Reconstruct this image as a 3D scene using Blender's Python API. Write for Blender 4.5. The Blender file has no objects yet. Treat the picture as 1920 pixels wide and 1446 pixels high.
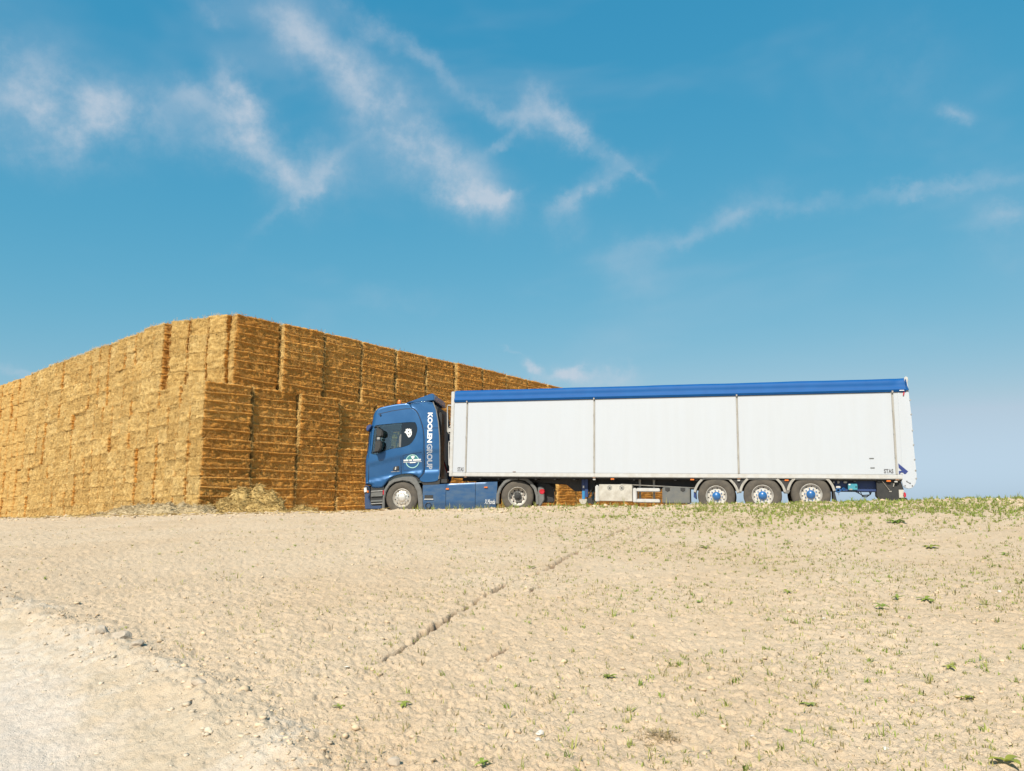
import bpy, bmesh, math, random
import numpy as np
from mathutils import Vector, Matrix
from mathutils.geometry import delaunay_2d_cdt

R = math.radians
rng = np.random.default_rng(7)
random.seed(7)
scene = bpy.context.scene
COL = scene.collection

# ------------------------------------------------------------------ camera
EYE = 1.6
PITCH = R(8.934)
cam = bpy.data.cameras.new('camera')
cam.sensor_fit = 'HORIZONTAL'; cam.sensor_width = 36.0
cam.lens = 36.0 * 1444.0 / 1920.0
cam.clip_start = 0.05; cam.clip_end = 20000
cam_o = bpy.data.objects.new('camera', cam); COL.objects.link(cam_o)
cam_o.location = (0, 0, EYE)
cam_o.rotation_euler = (R(90) + PITCH, 0, 0)
scene.camera = cam_o
scene.view_settings.view_transform = 'Standard'
scene.view_settings.look = 'None'
scene.view_settings.exposure = 0.54
scene.view_settings.gamma = 1.0
scene.view_settings.use_curve_mapping = False
scene.cycles.max_bounces = 6; scene.cycles.diffuse_bounces = 3; scene.cycles.glossy_bounces = 3; scene.cycles.transparent_max_bounces = 8

# ------------------------------------------------------------------ sun + sky
SUN_EL = R(43)
SUN_H = Vector((-0.37, -0.929)).normalized()          # horizontal direction towards the sun
to_sun = Vector((SUN_H.x * math.cos(SUN_EL), SUN_H.y * math.cos(SUN_EL), math.sin(SUN_EL)))
sun = bpy.data.lights.new('sun', 'SUN')
sun.energy = 4.9; sun.angle = R(0.53); sun.color = (1.0, 0.92, 0.78)
sun_o = bpy.data.objects.new('sun', sun); COL.objects.link(sun_o)
sun_o.rotation_euler = (-to_sun).to_track_quat('-Z', 'Y').to_euler()
sun_o.location = (0, 0, 60)

world = bpy.data.worlds.new('World'); scene.world = world; world.use_nodes = True
wn = world.node_tree; wn.nodes.clear()


class NT:
    """small node helper"""
    def __init__(s, tree): s.t = tree
    def n(s, kind, **kw):
        nd = s.t.nodes.new(kind)
        for k, v in kw.items():
            if k == 'i':
                for kk, vv in v.items():
                    if hasattr(vv, 'is_output'): s.t.links.new(vv, nd.inputs[kk])
                    else: nd.inputs[kk].default_value = vv
            else: setattr(nd, k, v)
        return nd
    def link(s, a, b): s.t.links.new(a, b)
    def m(s, op, a, b=None, c=None, clamp=False):
        nd = s.t.nodes.new('ShaderNodeMath'); nd.operation = op; nd.use_clamp = clamp
        for k, v in enumerate((a, b, c)):
            if v is None: continue
            if hasattr(v, 'is_output'): s.t.links.new(v, nd.inputs[k])
            else: nd.inputs[k].default_value = v
        return nd.outputs[0]
    def mix(s, f, a, b, blend='MIX'):
        nd = s.t.nodes.new('ShaderNodeMix'); nd.data_type = 'RGBA'; nd.blend_type = blend
        for k, v in ((0, f), (6, a), (7, b)):
            if hasattr(v, 'is_output'): s.t.links.new(v, nd.inputs[k])
            else: nd.inputs[k].default_value = v if k == 0 else (tuple(v) + (1,))[:4]
        return nd.outputs[2]
    def ramp(s, f, stops):
        nd = s.t.nodes.new('ShaderNodeValToRGB')
        while len(nd.color_ramp.elements) < len(stops): nd.color_ramp.elements.new(0.5)
        for e, (p, c) in zip(nd.color_ramp.elements, stops):
            e.position = p; e.color = (tuple(c) + (1,))[:4]
        s.t.links.new(f, nd.inputs[0]); return nd.outputs[0]
    def smooth(s, v, a, b):
        nd = s.t.nodes.new('ShaderNodeMapRange'); nd.interpolation_type = 'SMOOTHSTEP'
        s.t.links.new(v, nd.inputs[0]); nd.inputs[1].default_value = a; nd.inputs[2].default_value = b
        nd.inputs[3].default_value = 0; nd.inputs[4].default_value = 1
        return nd.outputs[0]


w = NT(wn)
sky = w.n('ShaderNodeTexSky', sky_type='NISHITA', sun_disc=False, sun_elevation=SUN_EL,
          sun_rotation=math.atan2(SUN_H.x, SUN_H.y), altitude=0, air_density=1.0, dust_density=0.6, ozone_density=2.0)
# the photograph's deep teal sky: one smooth curve per channel over the whole dome
sc_ = w.n('ShaderNodeSeparateColor', i={0: sky.outputs[0]})
cG = w.m('MULTIPLY', w.m('POWER', w.m('MULTIPLY', sc_.outputs[1], .1), .50), 6.75)
cB = w.m('MAXIMUM', w.m('MULTIPLY', w.m('POWER', w.m('MULTIPLY', sc_.outputs[2], .1), .30), 6.85), w.m('MULTIPLY', cG, 1.2))
cR = w.m('MINIMUM', w.m('MULTIPLY', w.m('POWER', w.m('MULTIPLY', sc_.outputs[0], .1), 1.45), 12.8), w.m('MULTIPLY', cG, .77))
tinted = w.n('ShaderNodeCombineColor', i={0: cR, 1: cG, 2: cB}).outputs[0]
tc = w.n('ShaderNodeTexCoord')
nrm = w.n('ShaderNodeVectorMath', operation='NORMALIZE', i={0: tc.outputs['Generated']})
sep = w.n('ShaderNodeSeparateXYZ', i={0: nrm.outputs[0]})
az = w.m('ARCTAN2', sep.outputs[0], sep.outputs[1])
el = w.m('ARCSINE', sep.outputs[2])
# domain warp so that the wisps get ragged outlines
wa = w.n('ShaderNodeTexNoise', i={'Vector': nrm.outputs[0], 'Scale': 10.0, 'Detail': 6.0, 'Roughness': 0.64})
wsep = w.n('ShaderNodeSeparateColor', i={0: wa.outputs['Color']})
waz = w.m('ADD', az, w.m('MULTIPLY', w.m('SUBTRACT', wsep.outputs[0], 0.5), 0.085))
wel = w.m('ADD', el, w.m('MULTIPLY', w.m('SUBTRACT', wsep.outputs[1], 0.5), 0.085))
# cirrus patches of this sky: azimuth, elevation, half length, half width, tilt, strength (degrees)
CLOUDS = [(-33.5, 24.7, 5.1, 1.83, 6, 0.75),
          (-31.1, 24.0, 3.49, 1.14, 16, 0.55),
          (-34.1, 26.2, 2.51, 1.51, -11, 0.4),
          (-29.1, 25.4, 1.47, 0.87, 18, 0.6),
          (-26.4, 25.6, 2.1, 1.42, -3, 0.28),
          (-23.9, 27.1, 1.45, 0.61, -3, 0.55),
          (-21.2, 27.9, 1.38, 0.88, -67, 0.95),
          (-21.3, 25.6, 2.21, 1.07, 16, 0.55),
          (-18.8, 24.9, 2.8, 0.96, -46, 0.85),
          (-16.6, 23.0, 0.99, 0.61, -1, 0.5),
          (-14.5, 23.7, 2.74, 1.51, 16, 0.45),
          (-15.3, 22.6, 3.75, 0.31, 41, 0.35),
          (-17.5, 32.8, 2.34, 1.19, -37, 0.65),
          (-13.8, 30.4, 3.59, 1.34, -29, 0.8),
          (-9.0, 27.5, 3.73, 1.47, -35, 0.8),
          (-5.0, 24.3, 3.74, 1.62, -26, 0.85),
          (-2.8, 22.7, 2.26, 0.71, -3, 0.85),
          (-22.1, 33.1, 1.75, 0.63, -8, 0.4),
          (-12.1, 32.5, 1.11, 0.53, -137, 0.3),
          (-11.5, 33.5, 3.79, 0.57, -22, 0.4),
          (-6.0, 31.0, 3.45, 0.44, -29, 0.35),
          (-1.3, 28.7, 2.67, 0.35, -20, 0.3),
          (2.1, 28.0, 2.53, 0.91, -13, 0.7),
          (5.9, 26.3, 2.89, 0.47, -31, 0.8),
          (9.3, 24.2, 1.83, 0.23, -33, 0.5),
          (7.5, 23.9, 2.48, 0.56, -158, 0.85),
          (4.6, 22.5, 1.9, 0.5, -146, 0.6),
          (-0.8, 26.6, 1.38, 0.27, 22, 0.45),
          (3.6, 20.4, 1.26, 1.04, -83, 0.2),
          (-0.4, 23.2, 1.12, 0.24, 24, 0.5),
          (9.0, 17.3, 2.48, 1.46, -22, 0.26),
          (13.6, 19.9, 4.51, 0.44, 14, 0.34),
          (21.1, 20.7, 4.24, 0.41, -4, 0.3),
          (16.8, 21.2, 2.0, 0.87, 23, 0.25),
          (28.9, 20.7, 2.48, 0.29, 1, 0.38),
          (33.1, 20.4, 2.48, 0.34, -3, 0.3),
          (31.6, 24.6, 0.8, 0.36, -24, 0.55),
          (34.0, 18.2, 1.42, 0.51, -3, 0.5),
          (28.3, 28.9, 4.3, 2.23, -39, 0.14),
          (4.6, 10.1, 1.7, 0.36, -1, 1.3),
          (7.5, 9.4, 1.31, 0.5, -1, 1.4),
          (1.8, 11.0, 0.5, 0.32, -50, 1.2),
          (0.3, 12.0, 0.79, 0.1, -5, 0.3),
          (-8.1, 15.6, 2.69, 0.57, 4, 0.18),
          (-33.2, 8.2, 1.68, 0.24, -13, 0.45),
          (35.1, 15.3, 3.07, 1.9, -48, 0.16)]
acc = 0.0
ae = w.n('ShaderNodeCombineXYZ', i={0: waz, 1: wel, 2: 0.0})
for (ca, ce, hl, hw, tilt, st) in CLOUDS:
    mp_ = w.n('ShaderNodeMapping', vector_type='TEXTURE', i={'Vector': ae.outputs[0], 'Location': (R(ca), R(ce), 0), 'Rotation': (0, 0, R(tilt)), 'Scale': (R(hl * 1.12), R(hw * 1.35), 1)})
    q = w.n('ShaderNodeVectorMath', operation='DOT_PRODUCT', i={0: mp_.outputs[0], 1: mp_.outputs[0]})
    acc = w.m('MULTIPLY_ADD', w.m('POWER', .3679, q.outputs['Value']), st, acc)
# thin veil all round the sky
pm = w.n('ShaderNodeMapping', i={'Vector': nrm.outputs[0], 'Scale': (1.0, 1.0, 2.5), 'Rotation': (0.2, 0.3, 0.6)})
veil = w.n('ShaderNodeTexNoise', i={'Vector': pm.outputs[0], 'Scale': 2.2, 'Detail': 4.0, 'Roughness': 0.6, 'Distortion': 0.4})
vmask = w.m('MULTIPLY', w.smooth(veil.outputs[0], 0.50, 0.85), 0.22)
fine = w.n('ShaderNodeTexNoise', i={'Vector': nrm.outputs[0], 'Scale': 14.0, 'Detail': 7.0, 'Roughness': 0.62})
tex = w.smooth(fine.outputs[0], 0.34, 0.66)
cl = w.m('ADD', w.m('MULTIPLY', w.m('MINIMUM', acc, 1.15), w.m('ADD', w.m('MULTIPLY', tex, 0.50), 0.21)), vmask)
cl = w.m('MINIMUM', cl, 0.8)
skyc = w.mix(cl, tinted, (5.2, 5.8, 6.6))
bg = w.n('ShaderNodeBackground', i={'Color': skyc, 'Strength': 0.0757})
world.cycles.sampling_method = 'MANUAL'; world.cycles.sample_map_resolution = 256
wo = w.n('ShaderNodeOutputWorld'); w.link(bg.outputs[0], wo.inputs[0])


# ------------------------------------------------------------------ numpy noise
def _h(ix, iy, seed):
    n = (ix.astype(np.int64) * 374761393 + iy.astype(np.int64) * 668265263 + seed * 1442695041) & 0xffffffff
    n = ((n ^ (n >> 13)) * 1274126177) & 0xffffffff
    n = (n ^ (n >> 16)) & 0xffffffff
    return n.astype(np.float64) / 4294967295.0


def vn(x, y, seed=0):
    ix = np.floor(x); iy = np.floor(y); fx = x - ix; fy = y - iy
    fx = fx * fx * (3 - 2 * fx); fy = fy * fy * (3 - 2 * fy)
    a = _h(ix, iy, seed); b = _h(ix + 1, iy, seed); c = _h(ix, iy + 1, seed); d = _h(ix + 1, iy + 1, seed)
    return (a * (1 - fx) + b * fx) * (1 - fy) + (c * (1 - fx) + d * fx) * fy


def fbm(x, y, seed=0, o=4, g=0.5):
    v = 0; a = 1; t = 0
    for k in range(o):
        v = v + a * vn(x * 2 ** k + 17.3 * k, y * 2 ** k + 9.1 * k, seed + k); t += a; a *= g
    return v / t


def sst(a, b, x):
    t = np.clip((x - a) / (b - a), 0, 1); return t * t * (3 - 2 * t)


# ------------------------------------------------------------------ terrain height
def base_h(x, y):
    x = np.asarray(x, float); y = np.asarray(y, float)
    xc = np.clip(x, -30, 18)
    yc = 20.4 - 0.3 * xc
    zc = np.interp(x, [-60, -40, -16.8, -4, .6, 4.6, 7, 8.7, 10.7, 16, 30, 60],
                   [0.5, .85, 1.22, 1.475, 1.575, 1.615, 1.69, 1.725, 1.755, 1.82, 1.85, 1.8])
    t = np.clip(y / yc, -1.5, 1.0)
    S = np.where(t > 0, t * (1.18 - .18 * t), t * 0.4)
    z = zc * S
    zp = np.interp(x, [-60, -30, -10, -4, 12, 30], [-0.8, .55, 1.26, 1.36, 1.37, 1.40])
    z = np.where(y > yc, zc - (zc - zp) * sst(0, 3.0, y - yc), z)
    r = np.hypot(x, y)
    z = z - 0.045 * np.clip(r - 75, 0, 700)
    return z


BANK = np.array([(-0.1, 1.2), (-0.72, 3.2), (-1.03, 3.97), (-1.25, 4.3), (-2.0, 5.22), (-3.29, 6.5), (-4.22, 7.34), (-5.26, 8.16), (-9, 10.8), (-20, 16), (-40, 22)])


def seg_dist(x, y, P):
    best = np.full(x.shape, 1e9); sg = np.zeros(x.shape)
    for (ax, ay), (bx, by) in zip(P[:-1], P[1:]):
        dx, dy = bx - ax, by - ay; L2 = dx * dx + dy * dy
        t = np.clip(((x - ax) * dx + (y - ay) * dy) / L2, 0, 1)
        d = np.hypot(x - ax - t * dx, y - ay - t * dy)
        c = dx * (y - ay) - dy * (x - ax)
        m = d < best; best = np.where(m, d, best); sg = np.where(m, np.sign(c), sg)
    return best, sg


def bank_d(x, y):
    d, s = seg_dist(x, y, BANK)
    return d * s          # > 0 on the road side


FUR = np.array((0.36, 0.93))             # direction of the drill rows and ruts on the field
# ruts: polylines with a depth weight at every point, depth, half width
RUTS = [([(-.99, 5.72, .1), (-.93, 5.88, .5), (-.86, 6.15, 1.1), (-.80, 6.4, .7), (-.75, 6.61, .9), (-.66, 6.95, 1.3), (-.58, 7.2, 1.2), (-.50, 7.45, .55), (-.39, 7.74, .75), (-.28, 8.1, .55), (-.18, 8.42, .8), (-.13, 8.58, 1.5), (-.08, 8.72, .6), (.1, 9.1, .45),
          (.38, 9.7, .55), (.47, 9.91, 1.), (.66, 10.5, 1.1), (.86, 11.04, .9), (1.0, 11.4, .5), (1.5, 12.9, .55), (1.62, 13.2, .9), (1.9, 13.96, .9), (2.4, 15.0, .5), (2.7, 15.7, 0)], .09, .022),
        ([(-.28, 5.5, 0.), (-.16, 5.85, .5), (-.05, 6.15, .8), (.0, 6.3, .0), (.16, 8.1, .0), (.2, 8.3, .7), (.3, 8.65, .7), (.35, 8.8, 0)], .05, .018),
        ([(1.68, 11.78, 0.), (1.9, 12.4, .6), (2.62, 14.26, .4), (3.1, 15.3, .7), (3.78, 16.76, .3)], .06, .022)]


def detail_h(x, y, far):
    """clods, drill rows, ruts; returns (height, mask of damp soil and painted rut shade)"""
    d = bank_d(x, y)
    road = sst(0.35, 1.5, d); sho = sst(-0.15, 0.25, d) * (1 - road)
    e = FUR / np.hypot(*FUR); u = x * e[0] + y * e[1]; v = -x * e[1] + y * e[0]
    field = 1 - sst(-0.3, 0.2, d)
    h = (fbm(x / 1.7, y / 1.7, 3, 3) - .5) * .06 * (1 - road)
    # crusted plates with crumbly edges
    wx = x + (vn(x / .09, y / .09, 5) - .5) * .05; wy = y + (vn(x / .09, y / .09, 6) - .5) * .05
    c1 = fbm(wx / .19, wy / .19, 11, 4, .6)
    h = h + field * (sst(.42, .55, c1) * .007 + np.clip(c1 - .60, 0, 1) * .05)
    rows = fbm(u / 1.1, v / .085, 23, 4, .62)
    h = h + field * (rows - .5) * .044 * (0.35 + 0.65 * sst(4, -5, x))
    c2 = fbm(wx / .055, wy / .055, 31, 3, .7)
    h = h + field * (sst(.52, .62, c2) * .007 - .013 * sst(.36, .29, c2))
    # small crumbs lying about
    cr = vn(wx / .034, wy / .034, 33); h = h + field * sst(.80, .93, cr) * .015
    h = h + (vn(x / .017, y / .017, 41) - .5) * (.012 * field + .012 * sho + .003 * road)
    h = h + sho * ((fbm(x / .11, y / .11, 51, 4, .65) - .5) * .04)
    ridge = np.exp(-((d - .02 + (fbm(x / .25, y / .25, 64, 3) - .5) * .35) / .19) ** 2)
    h = h + ridge * (.035 + .09 * (fbm(x / .11, y / .11, 61, 4, .65) - .4))
    h = h - .13 * sst(.0, .9, d) - 0.02 * road * fbm(x / .5, y / .5, 71, 2)
    # crest lumps
    yc = 20.4 - .3 * np.clip(x, -30, 18)
    h = h + np.exp(-((y - yc) / 1.6) ** 2) * (fbm(x / .30, y / .30, 81, 4, .65) - .5) * .11
    moist_shade = np.zeros_like(x)
    jx = x + (fbm(x / .10, y / .10, 91, 2) - .5) * .10; jy = y + (fbm(x / .10, y / .10, 92, 2) - .5) * .10
    for P, dep, wid in RUTS:
        best = np.full(x.shape, 1e9); wt = np.zeros(x.shape)
        for (ax, ay, aw), (bx, by, bw) in zip(P[:-1], P[1:]):
            dx, dy = bx - ax, by - ay
            t = np.clip(((jx - ax) * dx + (jy - ay) * dy) / (dx * dx + dy * dy), 0, 1)
            dd = np.hypot(jx - ax - t * dx, jy - ay - t * dy); m = dd < best
            best = np.where(m, dd, best); wt = np.where(m, aw + (bw - aw) * t, wt)
        k = np.exp(-(best / (wid * (.35 + .95 * wt))) ** 4)
        h = h - k * dep * np.minimum(wt, 1.2)
        moist_shade = np.maximum(moist_shade, k * sst(.25, .8, wt))
    return h, moist_shade


def ground_z(x, y):
    x = np.atleast_1d(np.asarray(x, float)); y = np.atleast_1d(np.asarray(y, float))
    return base_h(x, y) + detail_h(x, y, None)[0] * (np.hypot(x, y) < 60)


# ------------------------------------------------------------------ materials
def new_mat(name):
    m = bpy.data.materials.new(name); m.use_nodes = True; m.node_tree.nodes.clear()
    t = NT(m.node_tree)
    b = t.n('ShaderNodeBsdfPrincipled'); o = t.n('ShaderNodeOutputMaterial'); t.link(b.outputs[0], o.inputs[0])
    return m, t, b


MATS = {}
KA = .77          # overall albedo level that goes with the exposure


def pm_(name, c1, c2=None, scale=6.0, rough=.5, metal=0., coat=0., bump=0., bscale=60., stretch=(1, 1, 1), spec=.5, rvar=.0):
    c2 = c2 or tuple(x * .8 for x in c1)
    if not metal > .5: c1 = tuple(x * KA for x in c1); c2 = tuple(x * KA for x in c2)
    m, t, b = new_mat(name)
    tcn = t.n('ShaderNodeTexCoord'); oi = t.n('ShaderNodeObjectInfo')
    off = t.n('ShaderNodeVectorMath', operation='SCALE', i={0: (13.0, 7.0, 5.0), 'Scale': oi.outputs['Random']})
    v = t.n('ShaderNodeVectorMath', operation='ADD', i={0: tcn.outputs['Object'], 1: off.outputs[0]})
    mp = t.n('ShaderNodeMapping', i={'Vector': v.outputs[0], 'Scale': stretch})
    ns = t.n('ShaderNodeTexNoise', i={'Vector': mp.outputs[0], 'Scale': scale, 'Detail': 6.0, 'Roughness': .6})
    f = t.smooth(ns.outputs[0], .3, .7)
    t.link(t.mix(f, c1, c2), b.inputs['Base Color'])
    b.inputs['Metallic'].default_value = metal
    b.inputs['Coat Weight'].default_value = coat; b.inputs['Coat Roughness'].default_value = .06
    b.inputs['Specular IOR Level'].default_value = spec
    t.link(t.m('ADD', rough, t.m('MULTIPLY', f, rvar)), b.inputs['Roughness'])
    if bump:
        nb = t.n('ShaderNodeTexNoise', i={'Vector': v.outputs[0], 'Scale': bscale, 'Detail': 4.0})
        bp = t.n('ShaderNodeBump', i={'Height': nb.outputs[0], 'Strength': bump, 'Distance': .01})
        t.link(bp.outputs[0], b.inputs['Normal'])
    MATS[name] = m
    return m


pm_('blue_paint', (.008, .092, .262), (.010, .100, .272), 2.0, rough=.33, metal=.35, coat=.6, rvar=.08)
pm_('bumper_navy', (.018, .050, .14), (.03, .06, .13), 5, rough=.45, coat=.3, rvar=.2)
pm_('blue_skirt_paint', (.018, .085, .22), (.045, .10, .19), 3.0, rough=.35, metal=.3, coat=.6, rvar=.15, stretch=(1, 1, 3))
pm_('trailer_white', (.515, .552, .610), (.497, .530, .580), 1.6, rough=.42, coat=.15, rvar=.12, stretch=(2.2, 1, .22), bump=.03, bscale=1.4)
pm_('white_metal', (.56, .57, .58), (.48, .47, .45), 5, rough=.4, rvar=.2)
pm_('old_white_metal', (.55, .53, .48), (.40, .37, .32), 6, rough=.5, rvar=.2)
pm_('post_grey', (.42, .41, .38), (.30, .28, .25), 6, rough=.5, stretch=(4, 4, .6))
pm_('tarp_blue', (.003, .085, .30), (.004, .097, .33), 2, rough=.6, coat=.0, spec=.2, bump=.05, bscale=5)
pm_('chassis_black', (.016, .017, .02), (.030, .028, .027), 6, rough=.6)
pm_('plastic_grey', (.16, .165, .165), (.12, .12, .115), 8, rough=.6, bump=.05)
pm_('plastic_black', (.018, .019, .02), (.03, .03, .03), 8, rough=.5)
pm_('rubber_dusty', (.115, .10, .082), (.075, .068, .06), 7, rough=.9, bump=.15, bscale=40)
pm_('alu_rim', (.62, .60, .57), (.48, .45, .41), 9, rough=.35, metal=.7, rvar=.2)
pm_('white_rim', (.66, .65, .62), (.48, .45, .40), 9, rough=.5, metal=.2, rvar=.2)
pm_('rust', (.30, .20, .14), (.20, .12, .08), 12, rough=.8)
pm_('hub_blue', (.02, .16, .45), (.02, .11, .32), 9, rough=.35, coat=.5)
pm_('frame_blue', (.015, .045, .20), (.02, .05, .16), 6, rough=.45)
pm_('leg_blue', (.02, .22, .50), (.03, .20, .42), 9, rough=.45)
pm_('teal_box', (.05, .32, .42), (.05, .26, .36), 9, rough=.45)
pm_('steel', (.45, .44, .42), (.32, .31, .29), 9, rough=.4, metal=.8)
pm_('box_dark', (.11, .12, .125), (.16, .16, .15), 7, rough=.6, rvar=.2)
pm_('orange_lens', (.85, .22, .02), (.75, .18, .02), 9, rough=.25, coat=.5)
pm_('red_lens', (.55, .01, .03), (.45, .01, .02), 9, rough=.2, coat=.6)
pm_('lamp_lens', (.75, .75, .74), (.65, .66, .66), 9, rough=.15, coat=.8)
pm_('decal_white', (.82, .83, .84), (.80, .81, .82), 9, rough=.4)
pm_('decal_teal', (.36, .66, .66), (.40, .70, .62), 9, rough=.4)
pm_('decal_green', (.05, .22, .20), (.04, .20, .24), 3, rough=.4)
pm_('decal_grey', (.10, .10, .11), (.12, .12, .13), 9, rough=.5)
pm_('decal_blue', (.025, .045, .20), (.03, .05, .22), 9, rough=.4)
pm_('seam_dark', (.006, .014, .035), (.008, .016, .04), 9, rough=.7)
pm_('interior_grey', (.36, .43, .43), (.28, .34, .34), 9, rough=.8)
pm_('interior_cream', (.38, .36, .30), (.30, .28, .24), 9, rough=.8)
pm_('dark_glass', (.008, .014, .022), (.009, .015, .024), 3, rough=.12, coat=.3)
pm_('white_stone', (.72, .68, .62), (.60, .55, .48), 30, rough=.8, bump=.2)
pm_('bank_rock', (.58, .49, .39), (.44, .36, .28), 14, rough=.9, bump=.6, bscale=40)

# glass with a slight green tint: clear part + mirror part by Fresnel
gm, gt, gb = new_mat('window_glass')
gt.t.nodes.remove(gb)
tr = gt.n('ShaderNodeBsdfTransparent', i={'Color': (.72, .88, .90, 1)})
gl = gt.n('ShaderNodeBsdfGlossy', i={'Color': (.9, .95, 1, 1), 'Roughness': .03})
fr = gt.n('ShaderNodeFresnel', i={'IOR': 1.5})
mx = gt.n('ShaderNodeMixShader', i={0: gt.m('ADD', fr.outputs[0], .05), 1: tr.outputs[0], 2: gl.outputs[0]})
gt.link(mx.outputs[0], [n for n in gm.node_tree.nodes if n.type == 'OUTPUT_MATERIAL'][0].inputs[0])
MATS['window_glass'] = gm


def straw_mat(name, stops, vstretch=(22, 22, 5), side=None):
    m, t, b = new_mat(name)
    tcn = t.n('ShaderNodeTexCoord'); oi = t.n('ShaderNodeObjectInfo')
    off = t.n('ShaderNodeVectorMath', operation='SCALE', i={0: (31.0, 17.0, 11.0), 'Scale': oi.outputs['Random']})
    v = t.n('ShaderNodeVectorMath', operation='ADD', i={0: tcn.outputs['Object'], 1: off.outputs[0]})
    m1 = t.n('ShaderNodeMapping', i={'Vector': v.outputs[0], 'Scale': vstretch})
    n1 = t.n('ShaderNodeTexNoise', i={'Vector': m1.outputs[0], 'Scale': 1.0, 'Detail': 5.0, 'Roughness': .7, 'Distortion': 1.0})
    n2 = t.n('ShaderNodeTexNoise', i={'Vector': v.outputs[0], 'Scale': 3.0, 'Detail': 4.0, 'Roughness': .6})
    n3 = t.n('ShaderNodeTexNoise', i={'Vector': v.outputs[0], 'Scale': 45.0, 'Detail': 3.0, 'Roughness': .7})
    f = t.m('ADD', t.m('ADD', t.m('MULTIPLY', n1.outputs[0], .62), t.m('MULTIPLY', n2.outputs[0], .20)), t.m('MULTIPLY', n3.outputs[0], .43))
    f = t.m('ADD', f, t.m('MULTIPLY', t.m('SUBTRACT', oi.outputs['Random'], .5), .10))
    c = t.ramp(t.m('SUBTRACT', f, .12), [(p_, tuple(q * KA for q in c_)) for p_, c_ in stops])
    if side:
        sa = t.n('ShaderNodeAttribute', attribute_name='long_side_shade')
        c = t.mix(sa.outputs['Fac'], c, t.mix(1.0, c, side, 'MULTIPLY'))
    t.link(c, b.inputs['Base Color']); b.inputs['Roughness'].default_value = .75
    b.inputs['Specular IOR Level'].default_value = .25
    hh = t.m('ADD', n1.outputs[0], n3.outputs[0])
    bp = t.n('ShaderNodeBump', i={'Height': hh, 'Strength': 1.0, 'Distance': .045})
    t.link(bp.outputs[0], b.inputs['Normal'])
    MATS[name] = m
    return m


straw_mat('straw', [(.30, (.33, .175, .042)), (.42, (.64, .385, .117)), (.54, (.80, .54, .20)), (.68, (.96, .73, .35))], side=(1.12, .77, .40))  # long sides tinted orange-brown, painting in the warm shade of the right face
straw_mat('loose_straw', [(.28, (.34, .21, .06)), (.42, (.62, .42, .15)), (.55, (.78, .56, .23)), (.70, (.92, .72, .36))], (9, 9, 14))
straw_mat('old_straw', [(.28, (.46, .33, .16)), (.42, (.62, .47, .26)), (.55, (.70, .55, .33)), (.70, (.80, .65, .42))], (9, 9, 14))

# soil: field / shoulder / road blended by surveyed areas, specks and straw bits
sm, st, sb = new_mat('soil')
tcn = st.n('ShaderNodeTexCoord')
ar = st.n('ShaderNodeAttribute', attribute_name='road'); am = st.n('ShaderNodeAttribute', attribute_name='moist_shade')
ash = st.n('ShaderNodeAttribute', attribute_name='shoulder')
P = tcn.outputs['Object']
nA = st.n('ShaderNodeTexNoise', i={'Vector': P, 'Scale': .55, 'Detail': 5.0, 'Roughness': .6})
nB = st.n('ShaderNodeTexNoise', i={'Vector': P, 'Scale': 9.0, 'Detail': 6.0, 'Roughness': .65})
nC = st.n('ShaderNodeTexNoise', i={'Vector': P, 'Scale': 55.0, 'Detail': 4.0, 'Roughness': .7})
nD = st.n('ShaderNodeTexNoise', i={'Vector': P, 'Scale': 140.0, 'Detail': 2.0, 'Roughness': .6})
fld = st.mix(st.smooth(nA.outputs[0], .3, .7), (.652, .488, .332), (.697, .545, .392))
fld = st.mix(st.m('MULTIPLY', st.smooth(nB.outputs[0], .52, .75), .5), fld, (.59, .445, .285))
fld = st.mix(st.m('MULTIPLY', st.smooth(nC.outputs[0], .57, .66), .75), fld, (.46, .34, .195))
fld = st.mix(st.m('MULTIPLY', st.smooth(nD.outputs[0], .62, .72), .6), fld, (.72, .63, .48))
rd = st.mix(st.smooth(nB.outputs[0], .35, .7), (.685, .58, .485), (.735, .64, .55))
rd = st.mix(st.m('MULTIPLY', st.smooth(nD.outputs[0], .6, .72), .35), rd, (.56, .455, .36))
sh = st.mix(st.smooth(nB.outputs[0], .4, .62), (.625, .51, .39), (.68, .585, .475))
sh = st.mix(st.m('MULTIPLY', st.smooth(nA.outputs[0], .50, .62), .55), sh, (.57, .445, .30))
col = st.mix(ash.outputs['Fac'], fld, sh)
col = st.mix(ar.outputs['Fac'], col, rd)
col = st.mix(am.outputs['Fac'], col, (.15, .08, .042))  # dark rut colour: damp soil plus painted shade inside the cracks
st.link(st.mix(1.0, col, (KA, KA, KA), 'MULTIPLY'), sb.inputs['Base Color']); sb.inputs['Roughness'].default_value = .95
sb.inputs['Specular IOR Level'].default_value = .15
hb = st.m('ADD', st.m('MULTIPLY', nC.outputs[0], 1.0), st.m('MULTIPLY', nD.outputs[0], .6))
bpn = st.n('ShaderNodeBump', i={'Height': hb, 'Strength': .7, 'Distance': .02})
st.link(bpn.outputs[0], sb.inputs['Normal'])
MATS['soil'] = sm


def attr_mat(name, rough=.7, trans=0.):
    m, t, b = new_mat(name)
    a = t.n('ShaderNodeAttribute', attribute_name='tint')
    ac = t.mix(1.0, a.outputs['Color'], (KA, KA, KA), 'MULTIPLY')
    t.link(ac, b.inputs['Base Color']); b.inputs['Roughness'].default_value = rough
    b.inputs['Specular IOR Level'].default_value = .25
    if trans:
        tb_ = t.n('ShaderNodeBsdfTranslucent'); t.link(ac, tb_.inputs[0])
        mx_ = t.n('ShaderNodeMixShader', i={0: trans, 1: b.outputs[0], 2: tb_.outputs[0]})
        t.link(mx_.outputs[0], [n for n in m.node_tree.nodes if n.type == 'OUTPUT_MATERIAL'][0].inputs[0])
    MATS[name] = m
    return m


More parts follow.
